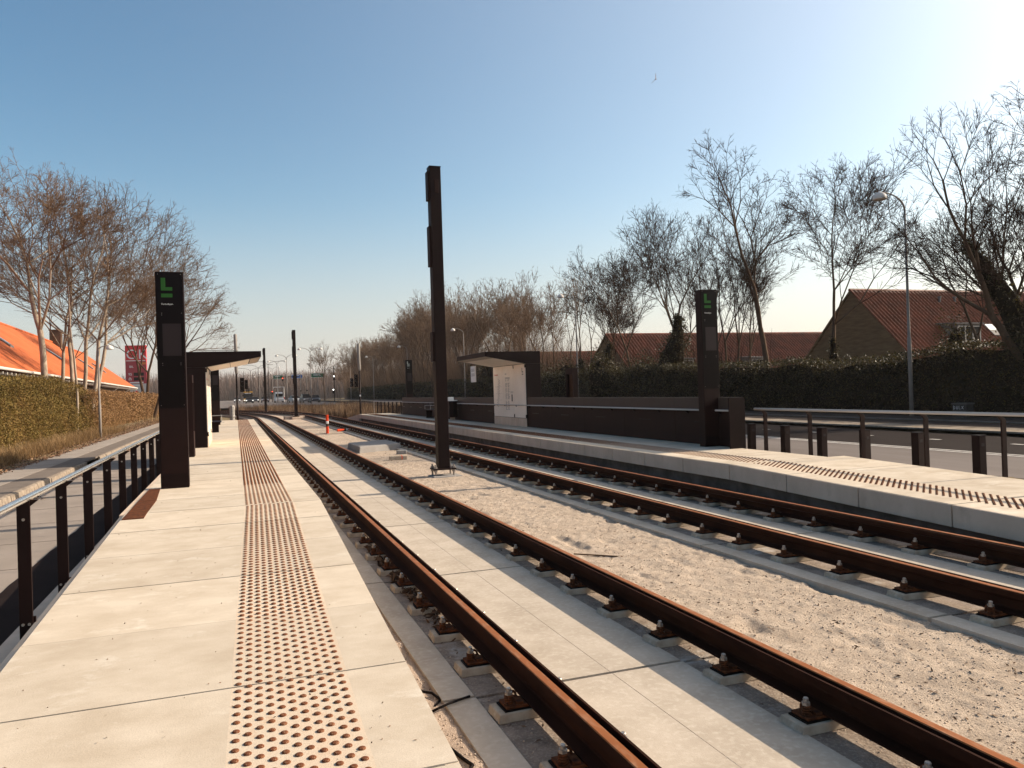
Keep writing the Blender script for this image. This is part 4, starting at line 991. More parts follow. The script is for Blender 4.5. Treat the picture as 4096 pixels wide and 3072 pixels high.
for i in range(2400):
    s = 3+rng.random()*45; n = 10.6+abs(rng.normal(0, .8)); 
    if n > 13.4: continue
    p = W(n, s); P.append((p.x, p.y, zt(n, s)))
V, Q = blades(P, .10, .014, .5); o = link('turf_grass', quads('turf_grass', V, Q), M['moss']); tag(o, 'short dull grass between the right railing and the road', 'grass', kind='stuff')
# reeds outside the bend
P = []
for i in range(26000):
    s = 63+rng.random()*75; n = 8.6+rng.random()**1.3*(4.2 if s < 75 else 10)
    x, y = curve(n, s)
    if y > 120: continue
    p = W(x, y); P.append((p.x, p.y, -.35))
hv = np.array([[.55+.75*(.5+noise.noise(Vector((p[0]*.22, p[1]*.22, 0))))] for p in P]); V, Q = blades(P, .92*hv, .032, .3); o = link('reeds', quads('reeds', V, Q), M['reed']); tag(o, 'dry brown reeds between the bending tracks and the road', 'reeds', kind='stuff')
P = []
for i in range(2500):
    s = 56+rng.random()*60; n = -2-rng.random()*9; p = W(n, s)
    if n < -1.2 and s < 66: continue
    P.append((p.x, p.y, -.35))
V, Q = blades(P, .7, .05, .3); o = link('dry_grass', quads('dry_grass', V, Q), M['dry']); tag(o, 'dry grass patch beyond the left platform end', 'grass', kind='stuff')
# ================================================================== buildings
M['brick'] = pm('dark yellow brick', (.21,.14,.075), .9, col2=(.14,.09,.05), scale=1.2, stretch=(1,1,6), speck=(.17,.12,.075), sscale=9, samt=.5)
M['brick2'] = pm('orange brick', (.42,.19,.10), .9, col2=(.34,.15,.08), scale=2)
M['tile'] = pm('red brown roof tiles', (.24,.066,.032), .55, col2=(.14,.042,.022), scale=1.2, spec=.2, speck=(.08,.03,.02), sscale=6, samt=.4)
M['tileo'] = pm('orange roof tiles', (.45,.118,.045), .85, col2=(.34,.085,.032), scale=.9, bump=.03, bscale=5, speck=(.36,.12,.05), sscale=7, samt=.45, stain=(.42,.17,.08), stscale=.35, stamt=.4, stretch=(1,1.3,1))
M['winframe'] = pm('white window frame', (.50,.46,.42), .6)
M['zincroof'] = pm('grey dormer sheet', (.20,.18,.17), .6, col2=(.15,.135,.125), scale=2)
def tiled(parent, name, x0, x1, ridge, eave, per=.34, amp=.075, course=.36, mat=None):
    """pantiled slope: runs along local x from x0 to x1; ridge and eave are (y, z)"""
    L = math.hypot(eave[0]-ridge[0], eave[1]-ridge[1]); d = ((eave[0]-ridge[0])/L, (eave[1]-ridge[1])/L); nrm = (-d[1], d[0])
    if nrm[1] < 0: nrm = (-nrm[0], -nrm[1])
    nx = int((x1-x0)/per*6); nc = int(L/course); V = []; rows = []
    for c in range(nc):
        for e, lift in ((0, 0.0), (1, .035)):
            t = (c+e)*L/nc; row = []
            for i in range(nx+1):
                x = x0+(x1-x0)*i/nx; ph = (x-x0)/per*6.2832; w = amp*max(-.35, math.sin(ph)) + lift
                V.append((x, ridge[0]+d[0]*t+nrm[0]*w, ridge[1]+d[1]*t+nrm[1]*w)); row.append(len(V)-1)
            rows.append(row)
    Q = [(rows[j][i], rows[j][i+1], rows[j+1][i+1], rows[j+1][i]) for j in range(len(rows)-1) for i in range(nx)]
    return link(name, quads(name, V, Q), mat or M['tile'], parent)
def window(parent, x0, x1, y, z0, z1, nm=2, face=-1):
    m = MB(); b = .06
    m.box(x0, x1, y-.03, y+.03, z0, z0+b); m.box(x0, x1, y-.03, y+.03, z1-b, z1)
    for i in range(nm+1):
        x = x0+(x1-x0-b)*i/nm; m.box(x, x+b, y-.029, y+.029, z0+b, z1-b)
    w = m.build('window', M['winframe'], parent)
    m = MB(); m.box(x0+b, x1-b, y-.01, y+.01, z0+b, z1-b); m.build('pane', M['carglass'], w)
def dormer(parent, x, yf, zt, zb, w, slope_y):
    """box dormer: front at yf (facing -y), running back into the slope"""
    m = MB(); m.hexa([(x-w, yf, zb), (x+w, yf, zb), (x+w, slope_y, zb), (x-w, slope_y, zb), (x-w, yf, zt), (x+w, yf, zt), (x+w, slope_y, zt+.12), (x-w, slope_y, zt+.12)])
    d = m.build('dormer', M['zincroof'], parent)
    m = MB(); m.hexa([(x-w-.12, yf-.15, zt+.003), (x+w+.12, yf-.15, zt+.003), (x+w+.12, slope_y+.4, zt+.13), (x-w-.12, slope_y+.4, zt+.13), (x-w-.12, yf-.15, zt+.10), (x+w+.12, yf-.15, zt+.10), (x+w+.12, slope_y+.4, zt+.23), (x-w-.12, slope_y+.4, zt+.23)])
    m.build('dormer_roof', M['zincroof'], d); window(d, x-w+.12, x+w-.12, yf-.035, zb+.25, zt-.12, 3 if w > 1.1 else 2)
def rowhouse(label, n0, n1, s, zr_, ze, hw, dormers, skylights, gable=True):
    t = thing('brick_house', label, 'house', n0, s, 0, group=None); L = n1-n0
    m = MB(); m.prism([(-hw+.25, -.4), (hw-.25, -.4), (hw-.25, ze+.1), (0, zr_-.16), (-hw+.25, ze+.1)], .12, L-.12, axis='x'); m.build('wall', M['brick'], t)
    r = tiled(t, 'roof', 0, L, (0, zr_), (-hw-.3, ze-.25))
    m = MB(); m.hexa([(0, 0, zr_-.1), (L, 0, zr_-.1), (L, hw+.3, ze-.35), (0, hw+.3, ze-.35), (0, .02, zr_), (L, .02, zr_), (L, hw+.3, ze-.25), (0, hw+.3, ze-.25)]); m.build('rear_roof', M['tile'], t)
    m = MB()
    for i in range(int(L/.4)): m.tube([(i*.4, 0, zr_+.02), (i*.4+.41, 0, zr_+.035)], .11, 8)
    m.build('ridge_tiles', M['tile'], r)
    m = MB(); k = (zr_-ze)/hw
    m.hexa([(-.02, -hw-.32, ze-.42), (.14, -hw-.32, ze-.42), (.14, 0, zr_-.17), (-.02, 0, zr_-.17), (-.02, -hw-.32, ze-.27), (.14, -hw-.32, ze-.27), (.14, 0, zr_-.02), (-.02, 0, zr_-.02)])
    m.hexa([(-.02, hw+.32, ze-.42), (.14, hw+.32, ze-.42), (.14, 0, zr_-.175), (-.02, 0, zr_-.175), (-.02, hw+.32, ze-.27), (.14, hw+.32, ze-.27), (.14, 0, zr_-.022), (-.02, 0, zr_-.022)])
    m.build('verge_board', M['brick'], t)
    for x, w, zt in dormers:
        yf = -hw*(zr_-(zt-1.35))/(zr_-ze)*.98; sy = -(zr_-zt)/k; dormer(t, x, yf, zt, zt-1.45, w, sy+.2)
    for x, zc in skylights:
        y = -(zr_-zc)/k; m = MB(); q = .55
        a = (y-q*.75, zc-q*.75*k); b = (y+q*.75, zc+q*.75*k)
        m.hexa([(x-.4, a[0], a[1]+.06), (x+.4, a[0], a[1]+.06), (x+.4, b[0], b[1]+.06), (x-.4, b[0], b[1]+.06), (x-.4, a[0]-.05, a[1]+.14), (x+.4, a[0]-.05, a[1]+.14), (x+.4, b[0]-.05, b[1]+.14), (x-.4, b[0]-.05, b[1]+.14)])
        sk = m.build('skylight', M['zincroof'], r)
        m = MB(); m.hexa([(x-.32, a[0]+.03, a[1]+.14), (x+.32, a[0]+.03, a[1]+.14), (x+.32, b[0]-.08, b[1]+.10), (x-.32, b[0]-.08, b[1]+.10), (x-.32, a[0]+.02, a[1]+.17), (x+.32, a[0]+.02, a[1]+.17), (x+.32, b[0]-.09, b[1]+.14), (x-.32, b[0]-.09, b[1]+.14)])
        m.build('pane', pm('bright roof glass', (.75,.75,.75), .15, .6), sk)
    for x in (L*.30, L*.36):
        m = MB(); m.lathe([(.09, zr_-1.4), (.09, zr_-.55), (.13, zr_-.55), (.13, zr_-.45)], (x, -.9, 0), 10); m.build('vent_pipe', M['zincroof'], r)
    return t
rowhouse('big red tiled house with a dark brick gable facing the right road', 40, 64, 42.0, 7.75, 2.6, 5.3, [(6.0, 1.15, 5.05), (14.5, 1.15, 5.05)], [(9.3, 4.6)])
rowhouse('long low red tiled row house behind the bare trees, left of the big gable', 33, 62, 65.5, 6.55, 2.7, 5.0, [(5.5, .9, 3.9), (13.5, .9, 3.9), (21.5, .9, 3.9)], [])
rowhouse('farther red tiled row house glimpsed through trees right of the far shelter', 37, 58, 97, 6.5, 2.7, 5.0, [], [])
# --- long orange roofed house on the left
t = bpy.data.objects.new('orange_house', None); COL.objects.link(t); t.location = (-26.0, 39.7, 0); t.rotation_euler = (0, 0, math.asin(.368)); tag(t, 'long house with a bright orange tiled roof on the left', 'house')
EZ, RZ, HW = 3.6, 8.55, 6.4; k0, k1 = -9.0, 78.0
m = MB(); m.prism([(-2*HW+.7, -.4), (-.9, -.4), (-.9, EZ+.3), (-HW, RZ-.25), (-2*HW+.7, EZ+.3)], k0+.4, k1-.5); m.build('wall', M['brick2'], t)
m = MB()
m.hexa([(0, k0, EZ-.12), (-HW, k0, RZ-.12), (-HW, k1, RZ-.12), (0, k1, EZ-.12), (.02, k0, EZ), (-HW, k0, RZ), (-HW, k1, RZ), (.02, k1, EZ)])
m.hexa([(-2*HW, k0, EZ-.12), (-HW-.002, k0, RZ-.12), (-HW-.002, k1, RZ-.12), (-2*HW, k1, EZ-.12), (-2*HW, k0, EZ), (-HW-.002, k0, RZ), (-HW-.002, k1, RZ), (-2*HW, k1, EZ)])
rf = m.build('roof', M['tileo'], t)
m = MB()
for i in range(int((k1-k0)/.45)): m.tube([(-HW, k0+i*.45, RZ+.02), (-HW, k0+i*.45+.46, RZ+.05)], .12, 7)
m.build('ridge_tiles', M['tileo'], rf)
m = MB(); m.tube([(.10, k0, EZ-.03), (.10, k1+.15, EZ-.03)], .085, 8); m.build('gutter', M['winframe'], t)
m = MB(); y = k0+.5
while y < k1-.2: m.box(-.75, .0, y, y+.12, EZ-.30, EZ-.16); y += .95
m.build('rafter_ends', M['winframe'], t)
m = MB(); m.box(-.9, -.82, k0+.5, k1-.4, EZ-1.15, EZ-.30); m.build('dark_eave_strip', M['barkdark'], t)  # dark strip along the top of the wall below the eave
for y in (20, 36, 52, 66, 77): m = MB(); m.tube([(.1, y, EZ-.1), (.0, y, EZ-.4), (-.8, y, EZ-1.0), (-.85, y, 0)], .05, 6); m.build('downpipe', M['winframe'], t)
m = MB(); m.box(-HW-.2, -HW+.9, 52, 53.2, RZ-.6, RZ+1.3); m.box(-HW-.26, -HW+.96, 51.94, 53.26, RZ+1.3, RZ+1.42); m.build('chimney', M['barkdark'], rf)
sl = (RZ-EZ)/HW
for y, x in ((5, -3.4), (14.0, -3.3), (33.5, -3.2), (52, -3.1), (62.5, -3.0)):
    m = MB(); a, b = x+.75, x-.75
    za, zb = EZ-sl*a, EZ-sl*b
    m.hexa([(a, y-.5, za+.0), (b, y-.5, zb+.0), (b, y+.5, zb+.0), (a, y+.5, za+.0), (a, y-.5, za+.14), (b, y-.5, zb+.14), (b, y+.5, zb+.14), (a, y+.5, za+.14)]); s_ = m.build('skylight', M['zincroof'], rf)
    m = MB(); a, b = x+.6, x-.6; za, zb = EZ-sl*a+.142, EZ-sl*b+.142
    m.hexa([(a, y-.38, za), (b, y-.38, zb), (b, y+.38, zb), (a, y+.38, za), (a, y-.38, za+.02), (b, y-.38, zb+.02), (b, y+.38, zb+.02), (a, y+.38, za+.02)]); m.build('pane', pm('roof glass', (.3,.32,.34), .15, .5), s_)
# --- filling station price pylon
t = bpy.data.objects.new('price_pylon', None); COL.objects.link(t); t.location = (-68.2, 140, 0); t.rotation_euler = (0, 0, R(14)); tag(t, 'tall red filling station price pylon behind the orange roof', 'price sign')
red = pm('red sign face', (.60,.04,.045), .5); dred = pm('dark red sign face', (.36,.05,.06), .5)
m = MB(); m.box(-1.75, 1.75, -.3, .3, 8.9, 11.8); m.build('top_panel', red, t)
m = MB(); m.box(-1.75, 1.75, -.3, .3, 4.85, 8.88); m.build('price_panel', dred, t)
m = MB(); m.box(-1.75, 1.75, -.3, .3, 2.9, 4.83); m.build('white_panel', M['winframe'], t)
m = MB(); m.box(-1.75, 1.75, -.3, .3, 0, 2.88); m.build('grey_base', M['block'], t)
q = put_text('lettering', 'OK', 2.45, M['white'], t, (-1.62, -.303, 9.35), FACE); q.scale = (1.0, 1.0, 1)
m = MB(); m.box(-1.6, 1.6, -.306, -.302, 8.95, 9.08); m.box(-1.1, 1.2, -.306, -.302, 4.95, 5.15); m.box(-.9, .8, -.306, -.302, 4.45, 4.55); m.build('white_lines', M['white'], t)
m = MB(); m.box(.55, 1.7, -.306, -.302, 8.3, 8.72); m.build('orange_band', pm('orange band', (.6,.18,.05), .5), t)
put_text('lettering', 'BIL', .55, M['white'], t, (-1.1, -.303, 7.75), FACE); put_text('lettering', '95', .62, M['white'], t, (-1.3, -.303, 6.35), FACE)
m = MB(); m.tube([(-1.15, -.306, 5.45), (-1.2, -.306, 5.75), (-1.05, -.306, 5.98), (-.85, -.306, 5.75), (-.9, -.306, 5.45)], .06, 6); m.build('emblem', M['white'], t)
m = MB(); m.box(-.4, 1.3, -.306, -.302, 6.25, 6.85); m.box(-.4, 1.3, -.306, -.302, 5.4, 6.0); m.build('price_display', M['glossblack'], t)
m = MB(); m.lathe([(.28, -.33), (.28, -.302)], (-.05, 0, 3.35), 14, axis='y'); m.build('red_disc', red, t)
# --- street lamps
def dome(mb, c, r, mi=0): mb.lathe([(r*1.0, c[2]-r*.62), (r*1.02, c[2]-r*.55), (r*.96, c[2]-r*.15), (r*.78, c[2]+r*.18), (r*.45, c[2]+r*.40), (r*.18, c[2]+r*.46), (r*.14, c[2]+r*.62)], (c[0], c[1], 0), 18, mi)
def lamp(label, n, s, z, h, arm, r, arms=(-1,), pr=.075, group=None, rot=0, mat='lampgrey'):
    t = thing('street_lamp', label, 'street lamp', n, s, z, rot, group=group)
    m = MB(); rr = arm*.62
    m.tube([(0, 0, -.2), (0, 0, h*.35), (0, 0, h*.355), (0, 0, h-rr)], [pr*1.25, pr*1.15, pr*.85, pr*.6], 12)
    m.build('pole', M[mat], t, smooth=True)
    for a in arms:
        m = MB(); pts = [(a*(arm-(arm)*math.cos(q)), 0, h-rr+rr*math.sin(q)) for q in np.linspace(0, R(84), 9)] + [(a*(arm+.18*arm), 0, h+.005)]
        m.tube(pts, [pr*.6]*5+[pr*.45]*5, 10); m.build('arm', M[mat], t, smooth=True)
        m = MB(); c = (a*(arm*1.18+r*.1), 0, h-r*.45); dome(m, c, r); hd = m.build('lamp_shade', M['lampshade'], t, smooth=True)
        m = MB(); m.lathe([(r*.93, c[2]-r*.63), (r*.8, c[2]-r*.70), (.02, c[2]-r*.72)], (c[0], c[1], 0), 16); m.build('bowl', M['glow'], hd, smooth=True)
    return t
LR = ['nearest tall curved street lamp in front of the big red tiled house', 'tall curved street lamp rising behind the right ticket post', 'tall curved street lamp whose head shows left of the far shelter roof',
      'street lamp with its head among the brown tree belt, right of the small far totem', 'street lamp with a tiny head in the tree belt, left of the small far totem', 'farthest street lamp of the right hand row']
for i, lab in enumerate(LR): lamp(lab, 28.0, 26+35*i, 0, 9.75, 1.15, .29, group='curved lamps along the dark hedge')
lamp('small curved street lamp with white dome beside the left footway', -6.35, 42.8, 0, 4.52, .42, .17, arms=(1,), pr=.055, mat='lampgrey')
for i, (x, y, lab) in enumerate([(-34.7, 133, 'double headed street lamp nearest of the row beyond the reeds'), (-44.4, 152, 'second double headed street lamp beyond the reeds'), (-53.6, 176, 'third double headed street lamp, left of the second'), (-66.5, 214, 'dark backlit double headed street lamp farther up the road'), (-84, 262, 'faint double headed street lamp far up the road'), (-100, 305, 'faintest double headed street lamp far up the road')]):
    n, s = ns_of(x, y); lamp(lab, n, s, 0, 9.9, 1.5, .30, arms=(-1, 1), pr=.08, group='double lamps up the road')
def ylamp(label, x, y, h):
    n, s = ns_of(x, y); t = thing('wide_lamp', label, 'street lamp', n, s, 0, group='wide armed lamps')
    m = MB(); m.tube([(0, 0, -.2), (0, 0, h-.9)], [.10, .06], 8); m.build('pole', M['black2'], t)
    for a in (-1, 1):
        m = MB(); m.tube([(0, 0, h-.9), (a*.7, 0, h-.35), (a*1.7, 0, h-.08), (a*3.0, 0, h)], .05, 6); m.build('arm', M['black2'], t)
        m = MB(); m.box(a*3.0-(.1 if a > 0 else 1.2), a*3.0+(1.2 if a > 0 else .1), -.12, .12, h-.06, h+.06); m.build('luminaire', M['lampgrey'], t)
ylamp('wide armed street lamp, highest of the three by the left shelter roof tip', -69.5, 220, 11.8); ylamp('wide armed street lamp, middle one of three by the left shelter roof tip', -75, 228, 11.2); ylamp('wide armed street lamp, lowest of three by the left shelter roof tip', -80, 236, 10.6)
# --- vehicles
def vehicle(label, cat, x, y, rot, paint, L=4.4, Wd=1.8, H=1.48, kind='car', lights='tail', lit=False):
    n, s = ns_of(x, y); t = thing({'car': 'car', 'van': 'van'}[kind], label, cat, n, s, .26, rot)
    hw = Wd/2
    if kind == 'car': prof = [(-L/2, .28), (L/2, .28), (L/2, .62), (L*.47, .78), (L*.30, .92), (-L*.42, .96), (-L*.49, .86), (-L/2, .55)]; cab = [(L*.26, .92), (L*.08, H-.03), (-L*.22, H), (-L*.40, .96)]
    else: prof = [(-L/2, .30), (L/2, .30), (L/2, .85), (L*.44, 1.05), (-L/2, 1.1)]; cab = [(L*.42, 1.05), (L*.30, H-.05), (-L*.47, H), (-L*.5, 1.1)]
    m = MB(); m.prism([(-p[0], p[1]) for p in prof][::-1], -hw, hw, axis='x')
    # axis='x' puts the profile in the y/z plane: y runs along the vehicle, its front towards -y
    b = m.build('body', paint, t, bevel=.07)
    m = MB(); k = len(cab); c0 = [(-hw*.94, -p[0], p[1]) for p in cab]; c1 = [(hw*.94, -p[0], p[1]) for p in cab]
    for i in range(k):
        if cab[i][1] > H-.1: c0[i] = (-hw*.76, c0[i][1], c0[i][2]); c1[i] = (hw*.76, c1[i][1], c1[i][2])
    m.add(c0+c1, [tuple(range(k)), tuple(range(2*k-1, k-1, -1))]+[(i, i+k, (i+1) % k+k, (i+1) % k) for i in range(k)]); m.build('cabin', M['carglass'] if kind == 'car' else paint, t, bevel=.05)
    if kind == 'car':
        m = MB(); a, c = cab[1], cab[2]; m.box(-hw*.74, hw*.74, -a[0]+.05, -c[0]+.0, H-.04, H+.015); m.build('roof', paint, t, bevel=.02)
    else:
        m = MB(); m.box(-hw*.72, hw*.72, L*.485, L*.505, H*.60, H*.90); m.build('rear_window', M['carglass'], t); m = MB(); m.box(-hw*.8, hw*.8, -L*.43, -L*.40, H*.55, H*.85); m.build('windscreen', M['carglass'], t)
    for sx in (-1, 1):
        for sy in (-.31, .31):
            m = MB(); xx = sx*(hw-.10); m.lathe([(.30, xx-.11), (.32, xx-.09), (.32, xx+.09), (.30, xx+.11)], (0, sy*L, .32), 16, axis='x'); w = m.build('wheel', M['tyre'], t)
            m = MB(); m.lathe([(.18, xx-.118), (.18, xx+.118)], (0, sy*L, .32), 12, axis='x'); m.build('rim', M['zinc'], w)
    for sx in (-1, 1):
        m = MB(); m.box(sx*hw*.80-.16, sx*hw*.80+.16, -L/2-.02, -L/2+.06, .60, .76); m.build('headlight', M['headl'] if lit else M['paper'], t)
        m = MB(); m.box(sx*hw*.80-.13, sx*hw*.80+.13, L/2-.06, L/2+.03, .68, .90); m.build('tail_light', M['redl'] if lights == 'brake' else red, t)
    m = MB(); m.box(-.26, .26, L/2-.02, L/2+.035, .50, .61); m.build('number_plate', M['paper'], t)
    return t
dk = lambda nm, c: pm(nm, c, .3, .3)
vehicle('dark grey hatchback seen from behind beyond the reeds', 'car', -39.0, 152, 0, dk('dark grey paint', (.05,.048,.055)))
vehicle('dark estate car with silver side just left of the grey hatchback', 'car', -42.4, 158, .12, dk('dark silver paint', (.12,.11,.11)), H=1.75)
vehicle('silver hatchback partly hidden by the mast on rough blocks', 'car', -47.5, 168, .2, dk('silver paint', (.45,.43,.41)), lights='brake')
vehicle('white van seen from behind beyond the reeds', 'van', -55.5, 183, 0, dk('white paint', (.62,.58,.55)), L=5.6, Wd=2.0, H=2.45, kind='van', lights='brake')
vehicle('small dark red lit car left of the white van', 'car', -63.0, 196, 0, dk('maroon grey paint', (.10,.07,.07)), lights='brake')
vehicle('dark oncoming car with lit headlamps in front of the yellow bus', 'car', -63.5, 186, math.pi*0, dk('black paint', (.03,.028,.03)), lit=True)
vehicle('oncoming car with lit headlamps right of the yellow bus', 'car', -68.5, 205, 0, dk('dark blue paint', (.06,.06,.07)), lit=True)
vehicle('pale oncoming car with lit headlamps left of the yellow bus', 'car', -84.0, 235, 0, dk('grey paint', (.25,.24,.23)), lit=True)
n, s = ns_of(-75.5, 220); t = thing('bus', 'yellow roofed bus coming towards the camera far up the road', 'bus', n, s, .26)
yel = dk('bus yellow', (.62,.30,.03))
m = MB(); m.box(-1.27, 1.27, 0, 12, .35, 2.72); m.build('body', dk('bus dark side', (.06,.045,.04)), t, bevel=.08)
m = MB(); m.box(-1.22, 1.22, .1, 11.8, 2.73, 3.15); m.build('roof', yel, t, bevel=.1)
m = MB(); m.box(-1.12, 1.12, -.03, .02, 1.2, 2.45); m.build('windscreen', M['carglass'], t)
m = MB(); m.box(-1.26, 1.26, -.04, .02, .4, 1.15); m.build('front_panel', yel, t)
m = MB(); m.box(-.85, .85, -.035, .0, 2.5, 2.68); m.build('destination_sign', M['paper'], t)
for sx in (-1, 1):
    m = MB(); m.box(sx*.95-.18, sx*.95+.18, -.06, -.03, .55, .75); m.build('headlight', M['headl'], t)
    for y in (2.6, 9): m = MB(); m.lathe([(.46, sx*1.1-.14), (.46, sx*1.1+.14)], (0, y, .46), 14, axis='x'); m.build('wheel', M['tyre'], t)
    m = MB(); m.box(sx*1.35-.1, sx*1.35+.1, -.25, -.1, 1.7, 2.2); m.build('mirror', M['black'], t)
# --- road signs and signals up the road
def board(label, x, y, z, w, h, col, posts=True, stripes=3):
    t = bpy.data.objects.new('direction_sign', None); COL.objects.link(t); t.location = (x, y, 0); t.rotation_euler = (0, 0, R(16)); tag(t, label, 'road sign', 'direction signs over the road')
    m = MB(); m.box(-w/2, w/2, -.06, .06, z-h/2, z+h/2); m.build('board', col, t)
    m = MB(); b = .07
    m.box(-w/2+.05, w/2-.05, -.066, -.062, z+h/2-.05-b, z+h/2-.05); m.box(-w/2+.05, w/2-.05, -.066, -.062, z-h/2+.05, z-h/2+.05+b)
    for i in range(stripes): m.box(-w*.32, w*(.18+.1*(i % 2)), -.066, -.062, z+h*.22-i*.33*h*.6-.07, z+h*.22-i*.33*h*.6+.05)
    m.build('lettering', M['paper'], t)
    m = MB(); m.box(-.08, .08, .07, .2, -.3, z+h/2); m.build('post', M['lampgrey'], t)
grn = pm('green sign', (.02,.13,.06), .5); blu = pm('blue sign', (.01,.10,.34), .5)
board('green and blue direction sign, leftmost of three over the road', -69.2, 228, 7.4, 2.6, 1.2, grn, stripes=2); board('blue direction sign between the two green ones', -62.5, 224, 7.3, 3.0, 1.1, blu, stripes=1); board('wide green direction sign with orange mark, rightmost of three', -57.0, 226, 7.5, 3.7, 1.3, grn, stripes=2)
def signal(label, x, y, hz, lamps, h, arm=0):
    t = bpy.data.objects.new('traffic_signal', None); COL.objects.link(t); t.location = (x, y, -.2); t.rotation_euler = (0, 0, R(12)); tag(t, label, 'traffic signal')
    m = MB(); pts = [(0, 0, -.2), (0, 0, h-.6), (arm*.15, 0, h-.1), (arm, 0, h)] if arm else [(0, 0, -.2), (0, 0, h)]
    m.tube(pts, .08, 8); m.build('pole', M['black'], t)
    for (dx, z, mt) in lamps:
        m = MB(); m.box(dx-.2, dx+.2, -.2, .0, z-.75, z+.25); hd = m.build('signal_head', M['black'], t)
        m = MB(); m.lathe([(.13, -.24), (.13, -.2)], (dx, 0, z), 12, axis='y'); m.build('lens', M[mt], hd)
signal('dark traffic signal with two white lights by the hedge end', -36.0, 156, 0, [(0, 5.6, 'whitel'), (-.2, 2.9, 'whitel')], 7.6)
signal('traffic signal with a red light and an arm over the road', -63.0, 202, 0, [(2.8, 6.6, 'redl'), (0.1, 3.2, 'redl')], 7.0, 7.0)
signal('dark traffic signal left of the white van', -73.5, 215, 0, [(0, 4.2, 'debris'), (-.5, 4.2, 'debris')], 5.0)
def wpost(label, x, y, h, r=.09):
    t = bpy.data.objects.new('white_post', None); COL.objects.link(t); t.location = (x, y, -.2); tag(t, label, 'post')
    m = MB(); m.tube([(0, 0, -.2), (0, 0, h)], r, 8); m.build('pole', M['lampgrey'], t); m = MB(); m.box(-.15, .15, -.1, .1, h*.42, h*.47); m.build('clamp', M['black'], t)
wpost('tall grey post left of the dark estate car', -53.5, 195, 7.0); wpost('second tall grey post just right of the other tall post', -54.6, 205, 7.2); wpost('short grey post left of the two tall posts', -57.5, 205, 4.6)
t = bpy.data.objects.new('height_gate', None); COL.objects.link(t); t.location = (-60.5, 200, -.2); t.rotation_euler = (0, 0, R(14)); tag(t, 'white tube portal over the road behind the white van', 'portal')
m = MB(); m.tube([(-1.4, 0, 4.0), (-1.4, 0, 4.3), (1.2, 0, 4.3), (1.2, 0, -.2)], .10, 8); m.build('frame', M['lampshade'], t); m = MB(); m.box(1.05, 1.35, -.15, .1, 1.2, 1.7); m.build('signal_box', red, t)
# --- cabinet by the hedge
t = thing('utility_cabinet', 'grey utility cabinet with white scrawl in front of the dark hedge', 'cabinet', 27.7, 23.2, -.05)
m = MB(); m.box(-.2, .2, -.32, .32, 0, .56); m.build('box', pm('grey cabinet paint', (.07,.058,.05), .7, col2=(.05,.04,.035), scale=6), t, bevel=.01)
m = MB(); m.box(-.23, .23, -.35, .35, .56, .62); m.build('lid', pm('cabinet lid', (.11,.095,.085), .6), t)
m = MB()
for k, pts in enumerate([[(.0,.0),(.0,.18),(.1,.14),(.1,.04),(.0,.0)], [(.2,.0),(.26,.18),(.3,.0)], [(.4,.18),(.4,.02),(.5,.02)], [(.6,.16),(.72,.02)], [(.72,.17),(.6,.03)]]):
    m.tube([(-.206, .26-p[0]*.62, .36+p[1]*.8) for p in pts], .008, 5)
m.build('scrawl', M['paper'], t)

# ================================================================== light, sky, camera
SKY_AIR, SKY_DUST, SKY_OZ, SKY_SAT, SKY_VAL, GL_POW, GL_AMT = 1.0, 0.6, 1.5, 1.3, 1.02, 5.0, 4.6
SUN_AZ, SUN_EL = R(73), R(28)          # azimuth to the right of the view direction (+Y)
sd = Vector((math.sin(SUN_AZ)*math.cos(SUN_EL), math.cos(SUN_AZ)*math.cos(SUN_EL), math.sin(SUN_EL)))
L = bpy.data.lights.new('Sun', 'SUN'); L.energy = 5.0; L.angle = R(.5); L.color = (1.0, .87, .69)
o = bpy.data.objects.new('Sun', L); COL.objects.link(o); o.rotation_euler = (-sd).to_track_quat('-Z', 'Y').to_euler()
w = bpy.data.worlds.new('World'); scn.world = w; w.use_nodes = True; nt = w.node_tree; bg = nt.nodes['Background']
sky = nt.nodes.new('ShaderNodeTexSky'); sky.sky_type = 'NISHITA'; sky.sun_disc = False; sky.sun_elevation = SUN_EL; sky.sun_rotation = SUN_AZ
sky.altitude = 0; sky.air_density = SKY_AIR; sky.dust_density = SKY_DUST; sky.ozone_density = SKY_OZ
hs = nt.nodes.new('ShaderNodeHueSaturation'); hs.inputs['Saturation'].default_value = SKY_SAT; hs.inputs['Value'].default_value = SKY_VAL; nt.links.new(sky.outputs[0], hs.inputs['Color'])
# warm aureole added round the sun off frame; tight term fills the shadows
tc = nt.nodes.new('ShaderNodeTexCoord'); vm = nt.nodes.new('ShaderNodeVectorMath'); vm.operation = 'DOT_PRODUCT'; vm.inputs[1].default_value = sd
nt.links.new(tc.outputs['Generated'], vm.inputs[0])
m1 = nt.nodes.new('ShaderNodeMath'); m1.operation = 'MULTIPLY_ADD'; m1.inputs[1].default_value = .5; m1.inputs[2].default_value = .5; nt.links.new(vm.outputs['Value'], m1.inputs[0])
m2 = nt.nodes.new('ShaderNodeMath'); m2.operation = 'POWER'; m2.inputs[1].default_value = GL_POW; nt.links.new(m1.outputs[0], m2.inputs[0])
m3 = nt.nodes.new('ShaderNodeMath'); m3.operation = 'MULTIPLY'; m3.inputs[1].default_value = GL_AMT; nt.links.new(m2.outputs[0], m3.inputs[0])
sc_ = nt.nodes.new('ShaderNodeVectorMath'); sc_.operation = 'SCALE'; sc_.inputs[0].default_value = (1.0, .86, .66); m4 = nt.nodes.new('ShaderNodeMath'); m4.operation = 'POWER'; m4.inputs[1].default_value = 26; nt.links.new(m1.outputs[0], m4.inputs[0])
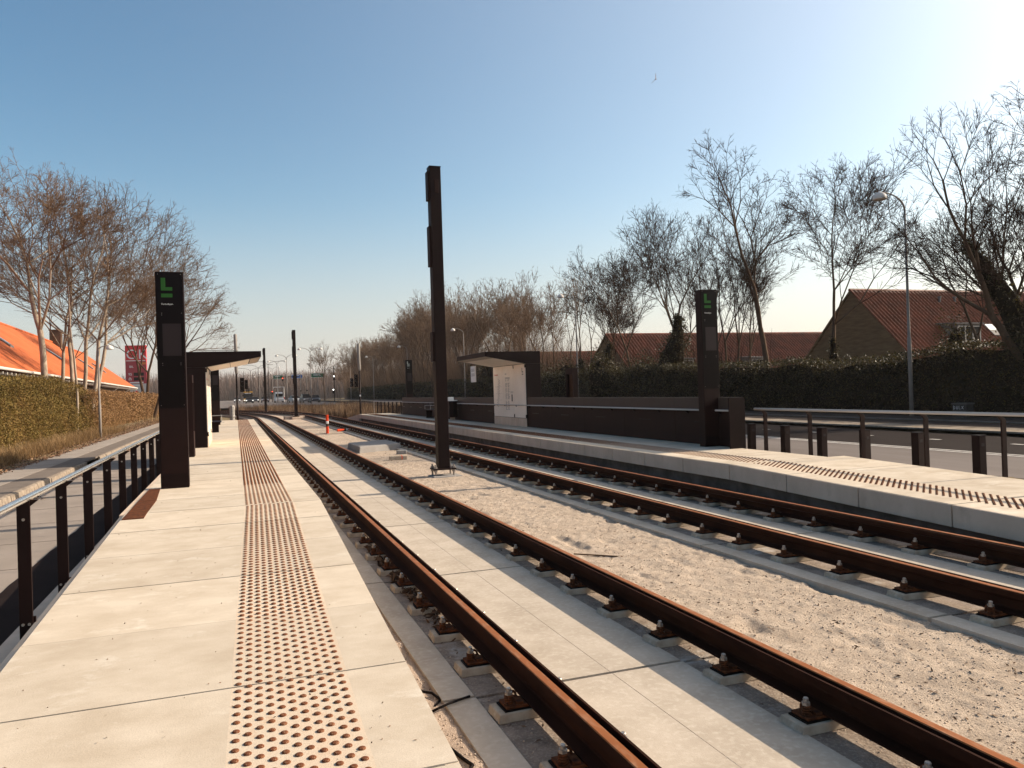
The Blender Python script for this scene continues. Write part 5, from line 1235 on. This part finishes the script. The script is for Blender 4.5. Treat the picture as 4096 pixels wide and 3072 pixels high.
m5 = nt.nodes.new('ShaderNodeMath'); m5.operation = 'MULTIPLY_ADD'; m5.inputs[1].default_value = 15; nt.links.new(m4.outputs[0], m5.inputs[0]); nt.links.new(m3.outputs[0], m5.inputs[2]); nt.links.new(m5.outputs[0], sc_.inputs['Scale'])
ad = nt.nodes.new('ShaderNodeVectorMath'); ad.operation = 'ADD'; tn = nt.nodes.new('ShaderNodeVectorMath'); tn.operation = 'MULTIPLY'; tn.inputs[1].default_value = (1.19, 1.04, .88); nt.links.new(hs.outputs[0], tn.inputs[0]); sz = nt.nodes.new('ShaderNodeSeparateXYZ'); nt.links.new(tc.outputs['Generated'], sz.inputs[0])
mr = nt.nodes.new('ShaderNodeMapRange'); mr.interpolation_type = 'SMOOTHSTEP'; mr.inputs[1].default_value = -.02; mr.inputs[2].default_value = .26; mr.inputs[3].default_value = .85; mr.inputs[4].default_value = 0; nt.links.new(sz.outputs[2], mr.inputs[0])
hm_ = nt.nodes.new('ShaderNodeMix'); hm_.data_type = 'RGBA'; nt.links.new(mr.outputs[0], hm_.inputs['Factor']); nt.links.new(tn.outputs[0], hm_.inputs[6]); hm_.inputs[7].default_value = (3.45, 3.3, 3.5, 1)
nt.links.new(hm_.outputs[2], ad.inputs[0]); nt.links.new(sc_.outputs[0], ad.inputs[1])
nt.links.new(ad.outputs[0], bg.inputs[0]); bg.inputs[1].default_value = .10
cam = bpy.data.cameras.new('Camera'); cam.sensor_width = 36; cam.lens = 3080/4096*36; cam.clip_start = .05; cam.clip_end = 6000
co = bpy.data.objects.new('Camera', cam); COL.objects.link(co)
co.matrix_world = Matrix.Translation((0, 0, 1.73)) @ Matrix.Rotation(R(90.35), 4, 'X') @ Matrix.Rotation(R(-1.85), 4, 'Z')
scn.camera = co
scn.view_settings.view_transform = 'Standard'; scn.view_settings.look = 'None'; scn.view_settings.gamma = 1; scn.view_settings.exposure = .72
scn.render.engine = 'CYCLES'; scn.cycles.max_bounces = 6; scn.cycles.transparent_max_bounces = 8
# --- the thin spring haze that fades the far road and woods
hz = MB(); hz.box(-2700, 2700, -800, 3700, -2.3, 62)
hm = bpy.data.materials.new('haze air'); hm.use_nodes = True; hn = hm.node_tree.nodes; hn.remove(hn['Principled BSDF'])
pv = hn.new('ShaderNodeVolumePrincipled'); pv.inputs['Color'].default_value = (.92, .86, .82, 1); pv.inputs['Density'].default_value = .0002; pv.inputs['Anisotropy'].default_value = .2
hm.node_tree.links.new(pv.outputs[0], hn['Material Output'].inputs['Volume'])
hazeo = hz.build('haze', hm, frame=True); hazeo['kind'] = 'stuff'; hazeo['label'] = 'thin pale spring haze over the whole scene'; hazeo['category'] = 'haze'
scn.cycles.volume_bounces = 0
